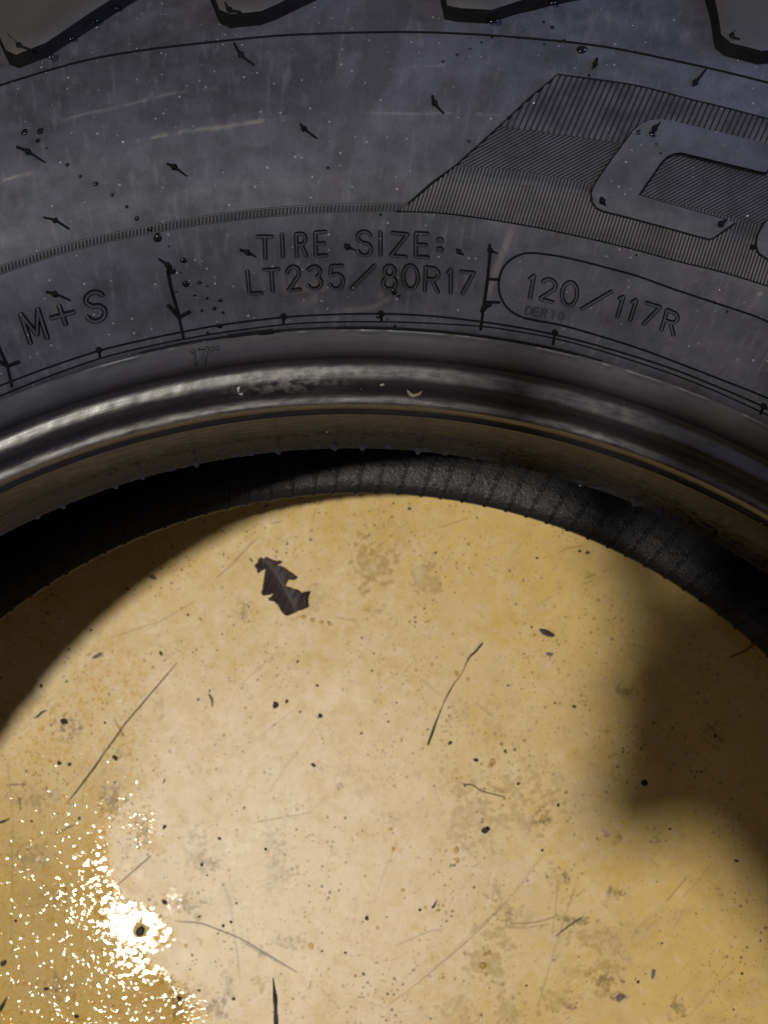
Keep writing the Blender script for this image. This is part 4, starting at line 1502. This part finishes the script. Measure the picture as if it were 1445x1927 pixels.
CR = [(518, 1327, 7, 6, 'black roundish crumb below the dead leaf'), (603, 1347, 5, 4, 'greyish crumb right of the black roundish crumb'), (913, 1562, 10, 6, 'half-round black crumb on a yellow stain'),
      (690, 1728, 4.5, 4.5, 'round black crumb in the lower middle of the floor'), (264, 1752, 10, 9, 'black crumb standing in the brightest glare of the puddle'),
      (1212, 1473, 7, 7, 'ragged dark crumb at the corner of the soft shadow'), (217, 1426, 7, 5, 'crumb beside the long scratch at the left'), (112, 1436, 5, 4, 'left crumb of a pair in the wet part'),
      (131, 1438, 4, 4, 'right crumb of a pair in the wet part'), (8, 1812, 8, 5, 'black crumb at the lower left edge of the picture'), (310, 1697, 6, 5, 'black chip beside the puddle rim above the glare'),
      (337, 1879, 5, 5, 'black crumb at the foot of the puddle rim'), (88, 1861, 6, 4, 'lowest dark crumb in the wet part'), (145, 1913, 5, 5, 'crumb near the bottom edge in the wet part'),
      (121, 1358, 6, 8, 'dark smudged crumb in the upper wet part'), (310, 1556, 5.5, 3.5, 'oval crumb ringed with water beside the spatter')]
for i, (u, v, a, b_, lb) in enumerate(CR):
    chip('rubber_crumb', u, v, a, b_, random.uniform(0, 3), MAT_CRUMB, lb, 'rubber crumb', 'crumbs on the yellow floor', 100 + i)
CS = [(198, 1360), (303, 1229), (172, 1186), (130, 1222), (78, 1290), (240, 1108), (354, 1157), (770, 957), (905, 1910), (990, 1855), (790, 1712), (650, 1793), (606, 1790), (684, 1833), (1090, 1037),
      (1105, 1040), (1230, 1360), (1265, 1370), (950, 1413), (895, 1430), (1345, 1385), (1050, 1515), (540, 1320), (597, 1290), (590, 1440), (700, 1262), (847, 1398), (565, 1340), (1385, 1620),
      (1245, 1775), (1200, 1848), (1395, 1832), (1000, 1180), (955, 1290), (1020, 1600), (1140, 1490), (375, 1725), (500, 1598), (680, 1380), (435, 1735), (420, 1742), (410, 1757), (413, 1578),
      (380, 1627), (390, 1647), (445, 1700), (375, 1864), (440, 1880), (150, 1540), (60, 1545), (186, 1850), (30, 1733), (975, 1475), (1260, 1560), (1080, 1330), (1430, 1770), (820, 1040), (1010, 1050), (560, 1245), (460, 1520)]
for i, (u, v) in enumerate(CS):
    s_ = random.uniform(1.8, 3.4)
    chip('rubber_crumb', u, v, s_ * random.uniform(1, 1.7), s_, random.uniform(0, 3), MAT_CRUMB, 'tiny dark crumb lying ' + zone(u, v), 'rubber crumb', 'tiny crumbs ' + zone(u, v), 200 + i)
chip('leaf_flake', 1030, 1191, 17, 7, .5, MAT_LEAF, 'dark curled leaf flake right of the middle of the floor', 'leaf flake', None, 301, .35)
chip('leaf_flake', 1033, 1231, 8, 3.5, .1, MAT_FLAKE, 'small grey flake just below the dark curled leaf flake', 'leaf flake', None, 302, .3)
chip('leaf_flake', 473, 1054, 6, 2.2, .9, MAT_FLAKE, 'pale grey sliver beside the upper tip of the leaf', 'leaf flake', None, 303, .3)
chip('leaf_flake', 288, 1086, 8, 5, .4, MAT_FLAKE, 'grey flake at the shadow edge left of the leaf', 'leaf flake', None, 304, .3)
chip('leaf_flake', 184, 1234, 10, 4, -.6, MAT_FLAKE, 'grey brown flake above the wet spatter', 'leaf flake', None, 305, .3)
chip('leaf_flake', 1229, 1832, 4, 12, .15, MAT_FLAKE, 'narrow upright flake at the lower right', 'leaf flake', None, 306, .3)
chip('leaf_flake', 1166, 1876, 11, 6, -.5, MAT_FLAKE, 'brown smudged flake near the bottom right', 'leaf flake', None, 307, .3)

# the leaf: one torn blade with lobes standing a little off the sheet, a midrib and side veins
def zl(x, y):
    return (450 + x * .11073, 1030 + y * .11073)


LEAF = [(268, 318), (318, 270), (325, 215), (378, 172), (415, 205), (470, 162), (545, 210), (640, 235), (695, 235), (722, 262), (680, 298), (640, 305), (740, 335), (860, 425), (985, 522), (948, 560), (905, 565), (850, 545),
        (812, 600), (790, 660), (880, 690), (1000, 735), (1050, 790), (1110, 775), (1180, 760), (1165, 820), (1150, 900), (1165, 1015), (1140, 1045), (1000, 1095), (940, 1120), (850, 1160), (790, 1170), (740, 1120), (660, 985), (600, 930),
        (540, 925), (500, 880), (565, 840), (590, 800), (560, 790), (490, 830), (420, 840), (392, 800), (415, 690), (430, 540), (450, 380), (420, 380), (320, 450), (305, 375)]
leaf = bpy.data.objects.new('leaf', None)
COL.objects.link(leaf)
tag(leaf, 'torn dark brown dead leaf lying on the yellow floor', 'leaf')
mid_line = [zl(*p) for p in ((405, 225), (480, 270), (560, 370), (640, 470), (720, 600), (790, 720), (840, 830), (910, 950), (960, 1060))]


def leaf_h(uv):
    d_, t_ = seg_dist(np.asarray(uv, float), mid_line)
    return .35 + .008 * d_ ** 1.55 + .55 * np.sin(uv[:, 0] * .17 + uv[:, 1] * .11) ** 2 * np.clip(d_ / 18, 0, 1) + 1.3 * np.clip((uv[:, 0] - 562) / 16, 0, 1)


L = resample(np.array([zl(*p) for p in LEAF + LEAF[:1]]), 2.0)[:-1]
L = L + rng.normal(0, .35, L.shape)
V, F, mi = plateau(L, lambda p, h: on_floor(p, 0) + FN * np.reshape(h, (-1, 1)), 1.0, 3.2, None, .1, (0, 0), (), 0, leaf_h)
# keep only the blade (no skirt): drop wall faces, then a thin underside through solidify
nF = [f for f in F if len(f) == 3]
bl = mesh_from('leaf_blade', V, nF, [MAT_LEAF], None, True)
bo = link('leaf_blade', bl, leaf)
so = bo.modifiers.new('thickness', 'SOLIDIFY')
so.thickness = .18 * S
veins = [mid_line] + [[zl(*p) for p in q_] for q_ in (((560, 370), (650, 330), (700, 345)), ((640, 470), (760, 440), (900, 510)), ((610, 440), (560, 560), (480, 760)), ((720, 600), (650, 660), (590, 660)),
                                                      ((790, 720), (900, 740), (1040, 800)), ((760, 680), (680, 800), (560, 890)), ((840, 830), (960, 900), (1060, 900)), ((810, 990), (860, 1060), (890, 1110)), ((480, 270), (560, 235), (680, 260)), ((430, 250), (370, 330), (330, 410)))]
for i, p in enumerate(veins):
    pp = smooth_path(p, 3)
    w_ = 1.0 if i == 0 else .55
    V, F, mi = ribbon(pp, [(-w_, 0, 0), (0, .16, 0), (w_, 0, 0)], lambda uv, h: on_floor(uv, 0) + FN * (leaf_h(uv) + .12 + np.reshape(h, (-1,)))[:, None])
    link('midrib' if i == 0 else 'vein', mesh_from('vein', V, F, [MAT_VEIN], None, True), leaf)


def fibre(name, pts, w, label, cat, mat, h=.4, thick=None, group=None):
    p = smooth_path(pts, 4)
    n_ = len(p)
    t_ = np.gradient(p, axis=0)
    t_ /= np.hypot(*t_.T)[:, None]
    nn = np.c_[-t_[:, 1], t_[:, 0]]
    s_ = np.linspace(0, 1, n_)
    wd = w * (np.interp(s_, np.linspace(0, 1, len(thick)), thick) if thick else np.ones(n_))
    hz = h * (.6 + .5 * np.sin(s_ * 7))
    V = np.vstack([on_floor(p + nn * (wd * o_)[:, None], 0) + FN * (hz * k_ + .04)[:, None] for o_, k_ in ((-1, .2), (-.5, 1), (.5, 1), (1, .2))])
    V = V.reshape(4, n_, 3).transpose(1, 0, 2).reshape(-1, 3)
    F = [(i * 4 + j, i * 4 + j + 1, i * 4 + j + 5, i * 4 + j + 4) for i in range(n_ - 1) for j in range(3)]
    o = link(name, mesh_from(name, V, F, [mat], None, True))
    return tag(o, label, cat, group)


fibre('fibre', [(908, 1210), (893, 1228), (882, 1238), (868, 1268), (852, 1290), (836, 1320), (820, 1360), (805, 1402)], 1.6, 'long thin dark fibre standing upright in the middle of the floor', 'fibre', MAT_CRUMB, .3, [1.2, 1.2, .45, .45, .9, .5, 1.0, 1.6, 1.2])
fibre('rubber_sliver', [(514, 1840), (516, 1860), (518, 1880), (519, 1905), (520, 1940)], 4.6, 'black rubber sliver standing at the bottom edge', 'rubber sliver', MAT_CRUMB, .8, [.2, .5, 1.0, .7, 1.0, .8])
fibre('rubber_sliver', [(393, 1306), (398, 1314), (400, 1322), (399, 1331)], 2.4, 'small curled grey sliver right of the long scratch', 'rubber sliver', MAT_FLAKE, .5, [.6, 1.1, .9, .2])
fibre('fibre', [(870, 1475), (890, 1478), (905, 1488), (930, 1495), (948, 1500), (950, 1505)], 1.2, 'thin wavy fibre on the wet yellow stain', 'fibre', MAT_FIBRE, .3)
fibre('rubber_sliver', [(64, 1352), (72, 1348), (80, 1340), (90, 1337)], 2.0, 'forked dark sliver at the edge of the left shadow', 'rubber sliver', MAT_CRUMB, .4, [.3, 1, 1, .3])
fibre('rubber_sliver', [(0, 1902), (8, 1888), (14, 1876)], 4, 'black sliver at the lower left corner', 'rubber sliver', MAT_CRUMB, .5, [1, .8, .2])
fibre('rubber_sliver', [(812, 1708), (816, 1706), (822, 1693)], 2.2, 'upright bit of a dark three-armed sliver', 'rubber sliver', MAT_CRUMB, .4, [1, 1, .4])
fibre('rubber_sliver', [(0, 1548), (10, 1545), (19, 1540)], 2.6, 'dark sliver at the left edge beside the puddle', 'rubber sliver', MAT_CRUMB, .4, [1, .9, .3])

# the deepest scratches: thin dark grooves drawn into the sheet
for pts, w_, th in (([(334, 1247), (300, 1287), (266, 1328), (236, 1362), (214, 1394), (196, 1418)], .9, [.3, .6, 1, 1.2, 1]), ([(196, 1418), (182, 1440), (165, 1462), (146, 1488), (126, 1512)], 1.2, [1, 1.3, 1.2, .8, .2]),
                    ([(105, 1570), (140, 1552)], .8, [.4, 1, .5]), ([(222, 1665), (285, 1610)], .8, [.3, 1, .6]), ([(330, 1733), (380, 1738), (450, 1765), (510, 1800), (560, 1830)], .6, [.3, 1, 1, .5]),
                    ([(1045, 1762), (1070, 1742), (1098, 1724)], 1.1, [.3, 1, .8, .4]), ([(15, 1477), (52, 1476)], .6, [.5, 1, .5]), ([(955, 1695), (880, 1770), (780, 1855)], .45, [.4, 1, .4]),
                    ([(962, 1738), (1010, 1735), (1055, 1722)], .5, [.5, 1, .4]), ([(1372, 1237), (1400, 1225), (1422, 1210)], 1.6, [.4, 1, .7])):
    o = fibre('scratch', pts, w_, None, None, MAT_CRUMB if w_ > .85 else MAT_FIBRE, .03, th)
    o.parent = FLOOR

# clear drops on the right-hand stains
FD = [(926, 1434, 7, 'largest clear drop in a cluster of three on the yellow stain'), (922, 1441, 5, 'lower clear drop in a cluster of three on the yellow stain'), (897, 1431, 4, ''), (906, 1438, 3, ''), (858, 1600, 6, 'clear drop above a brown drop'), (860, 1619, 5, 'brown drop below a clear drop'),
      (859, 1267, 5, ''), (880, 1278, 4, ''), (585, 1780, 6, 'clear drop with a dark rim in the lower middle'), (920, 1792, 4, ''), (913, 1795, 4, ''), (908, 1817, 7, 'lowest bright drop on the right-hand stain'), (914, 1834, 4, ''), (740, 1598, 4, ''), (710, 1746, 3, ''),
      (758, 1675, 4, ''), (735, 1560, 4, ''), (800, 1708, 3.5, ''), (571, 1161, 5, ''), (588, 1167, 5, ''), (605, 1171, 4, ''), (621, 1175, 4, ''), (945, 1515, 3, ''), (860, 1465, 3, ''), (350, 1780, 4, '')]
for i, (u, v, r_, lb) in enumerate(FD):
    P = on_floor([[u, v]])[0]
    mmr = r_ / (FPX / CAM[2])
    o = place(DOMEF[i % 4], 'water_drop', P, FN, mmr, mmr * .9, mmr, random.uniform(0, 6), .02)
    w_ = 'tiny clear water drop ' + ('below the tip of the dead leaf' if v < 1200 else 'beside the dark fibre' if v < 1300 else 'on the right-hand yellow stains' if u > 840 else 'on the pale near floor')
    tag(o, lb or w_, 'water drop', 'clear single drops' if lb else w_)

# countless beads of water between the larger patches
bw = Build()
dm = DOMEF
r_ = np.random.default_rng(77)
cnt = 0
base_domes = []
for me in DOMEF:
    co = np.zeros(len(me.vertices) * 3, np.float32)
    me.vertices.foreach_get('co', co)
    base_domes.append((co.reshape(-1, 3), [tuple(p.vertices) for p in me.polygons]))
while cnt < 1500:
    u, v = r_.uniform(0, 380), r_.uniform(1205, 1927)
    sdv = signed_poly(np.array([[u, v]]), PUDDLE)[0]
    if sdv < 3:
        continue
    pr = .22 + .78 * math.exp(-max(0, sdv - 25) / 60)
    if r_.random() > pr:
        continue
    s_ = float(np.clip(r_.lognormal(-1.25, .55), .12, 1.1))
    co, fs = base_domes[cnt % 4]
    a = r_.uniform(0, 6.28)
    x = co[:, 0] * s_ * r_.uniform(.8, 1.35)
    y = co[:, 1] * s_
    z = co[:, 2] * s_ * r_.uniform(.35, .8)
    P0 = on_floor([[u, v]])[0]
    px_ = P0[0] + x * math.cos(a) - y * math.sin(a)
    py_ = P0[1] + x * math.sin(a) + y * math.cos(a)
    bw.add(np.c_[px_, py_, floor_z(px_, py_) + z + .03], fs, [0] * len(fs))
    cnt += 1
tag(link('water_beads', bw.mesh('water_beads', [MAT_FILM], True)), 'countless tiny beads of water between the larger shiny patches', 'water beads', None, 'stuff')

# loose grit
gb = Build()
for i in range(1000):
    u, v = r_.uniform(60, 1440), r_.uniform(950, 1925)
    s_ = float(r_.lognormal(-.38, .45))
    a = r_.uniform(0, 6.28)
    el = r_.uniform(1, 2.6)
    c_, q_ = math.cos(a), math.sin(a)
    tri = np.array([(-el, -.6), (el, -.5), (el * .8, .6), (-el * .7, .7)]) * s_
    uv = np.c_[u + tri[:, 0] * c_ - tri[:, 1] * q_, v + tri[:, 0] * q_ + tri[:, 1] * c_]
    V = np.vstack([on_floor(uv, .03), on_floor((uv - [u, v]) * .7 + [u, v], .18 * s_ + .06)])
    gb.add(V, [(4, 5, 6, 7), (0, 1, 5, 4), (1, 2, 6, 5), (2, 3, 7, 6), (3, 0, 4, 7)], [0] * 5)
tag(link('grit', gb.mesh('grit', [MAT_FIBRE])), 'fine dark grit strewn over the yellow floor', 'grit', None, 'stuff')

# ------------------------------------------------------------------ the phone that takes the picture and the hand that holds it: they shade the right of the floor
MAT_PHONE = mat_plain('dark_phone_glass', (0.01, 0.01, 0.012), (0.016, 0.016, 0.018), 50, 0.15, 0.5, 0.00001)
MAT_SKIN = mat_plain('skin', (0.50, 0.30, 0.22), (0.58, 0.37, 0.28), 120, 0.5, 0.4, 0.0002)
MAT_SLEEVE = mat_plain('dark_sleeve_cloth', (0.02, 0.022, 0.03), (0.04, 0.042, 0.055), 300, 0.85, 0.2, 0.0005)


def rounded_slab(name, w, l, t_, r_, mat, parent, at=(0, 0, 0)):
    bm = bmesh.new()
    bmesh.ops.create_cube(bm, size=1.0)
    for v_ in bm.verts:
        v_.co = Vector((v_.co.x * w * S, v_.co.y * l * S, v_.co.z * t_ * S))
    ed = [e for e in bm.edges if abs((e.verts[0].co - e.verts[1].co).z) > .5 * t_ * S]
    bmesh.ops.bevel(bm, geom=ed, offset=r_ * S, segments=6, affect='EDGES')
    bmesh.ops.bevel(bm, geom=[e for e in bm.edges if e.calc_face_angle(0) > 1.0], offset=1.2 * S, segments=2, affect='EDGES')
    me = bpy.data.meshes.new(name)
    bm.to_mesh(me)
    bm.free()
    me.materials.append(mat)
    o = link(name, me, parent)
    o.location = Vector(at) * S
    return o


phone = bpy.data.objects.new('smartphone', None)
COL.objects.link(phone)
phone.location = Vector(CAM * S)
phone.rotation_euler = M4.to_3x3().to_euler()
tag(phone, 'dark smartphone held flat above the tire to take the picture', 'smartphone')
rounded_slab('phone_body', 76, 160, 8, 9, MAT_PHONE, phone, (-26, -54, 9.0))
rounded_slab('phone_screen', 71, 154, .6, 8, MAT_PHONE, phone, (-26, -54, 13.4))
bm = bmesh.new()
r0 = bmesh.ops.create_cone(bm, segments=28, radius1=6 * S, radius2=6 * S, depth=1.4 * S, cap_ends=True)
me = bpy.data.meshes.new('lens_ring')
bm.to_mesh(me)
bm.free()
me.materials.append(MAT_PHONE)
lo_ = link('lens_ring', me, phone)
lo_.location = (0, 0, 4.4 * S)

person = bpy.data.objects.new('person', None)
COL.objects.link(person)
person.location = Vector((20, -180, 560)) * S
tag(person, 'two bare hands in dark sleeves holding the phone above the tire', 'person')


def skinned(name, pts, links, radii, mat, parent):
    me = bpy.data.meshes.new(name)
    o0 = np.array([20, -180, 560.0])
    me.from_pydata([((np.array(p) - o0) * S).tolist() for p in pts], links, [])
    me.materials.append(mat)
    o = link(name, me, parent)
    md = o.modifiers.new('skin', 'SKIN')
    for i_, r_ in enumerate(radii):
        me.skin_vertices[0].data[i_].radius = (r_ * S, r_ * S)
    me.skin_vertices[0].data[0].use_root = True
    md.use_smooth_shade = True
    o.modifiers.new('round', 'SUBSURF').levels = 2
    o.modifiers['round'].render_levels = 2
    return o


# wrist, palm under the left edge of the phone, four fingers curled round its edge and the thumb along the screen
HP = [(8, -2, 606), (-30, 36, 616), (-66, 78, 622), (-88, 100, 625)]
HR = [21, 21, 24, 25]
HL = [(0, 1), (1, 2), (2, 3)]
FING = [((-88, 76, 622), (-113, 72, 624), (-112, 74, 640), (-76, 78, 646), 11), ((-92, 94, 622), (-113, 90, 624), (-112, 92, 641), (-72, 95, 647), 11),
        ((-92, 112, 622), (-113, 109, 624), (-112, 111, 641), (-72, 114, 647), 10.8), ((-92, 124, 624), (-112, 136, 628), (-112, 162, 632), (-106, 188, 634), 10.5)]
for f_ in FING:
    k_ = len(HP)
    HP += list(f_[:4])
    HR += [f_[4] * 1.1, f_[4], f_[4] * .95, f_[4] * .75]
    HL += [(3, k_), (k_, k_ + 1), (k_ + 1, k_ + 2), (k_ + 2, k_ + 3)]
k_ = len(HP)
HP += [(-82, 98, 644), (-86, 136, 651), (-78, 176, 653)]
HR += [15, 14, 10]
HL += [(2, k_), (k_, k_ + 1), (k_ + 1, k_ + 2)]
skinned('hand', HP, HL, HR, MAT_SKIN, person)
HP2 = [(95, 6, 606), (72, 46, 616), (46, 82, 622), (34, 102, 625)] + [(-52 - p_[0], p_[1] + 6, p_[2]) for p_ in HP[4:]]
skinned('hand', HP2, HL, HR, MAT_SKIN, person)
skinned('sleeve', [(6, -10, 605), (14, -90, 585), (20, -180, 560), (24, -300, 520)], [(0, 1), (1, 2), (2, 3)], [33, 42, 48, 55], MAT_SLEEVE, person)
skinned('sleeve', [(97, 0, 605), (130, -80, 585), (160, -170, 560), (200, -290, 520)], [(0, 1), (1, 2), (2, 3)], [33, 42, 48, 55], MAT_SLEEVE, person)
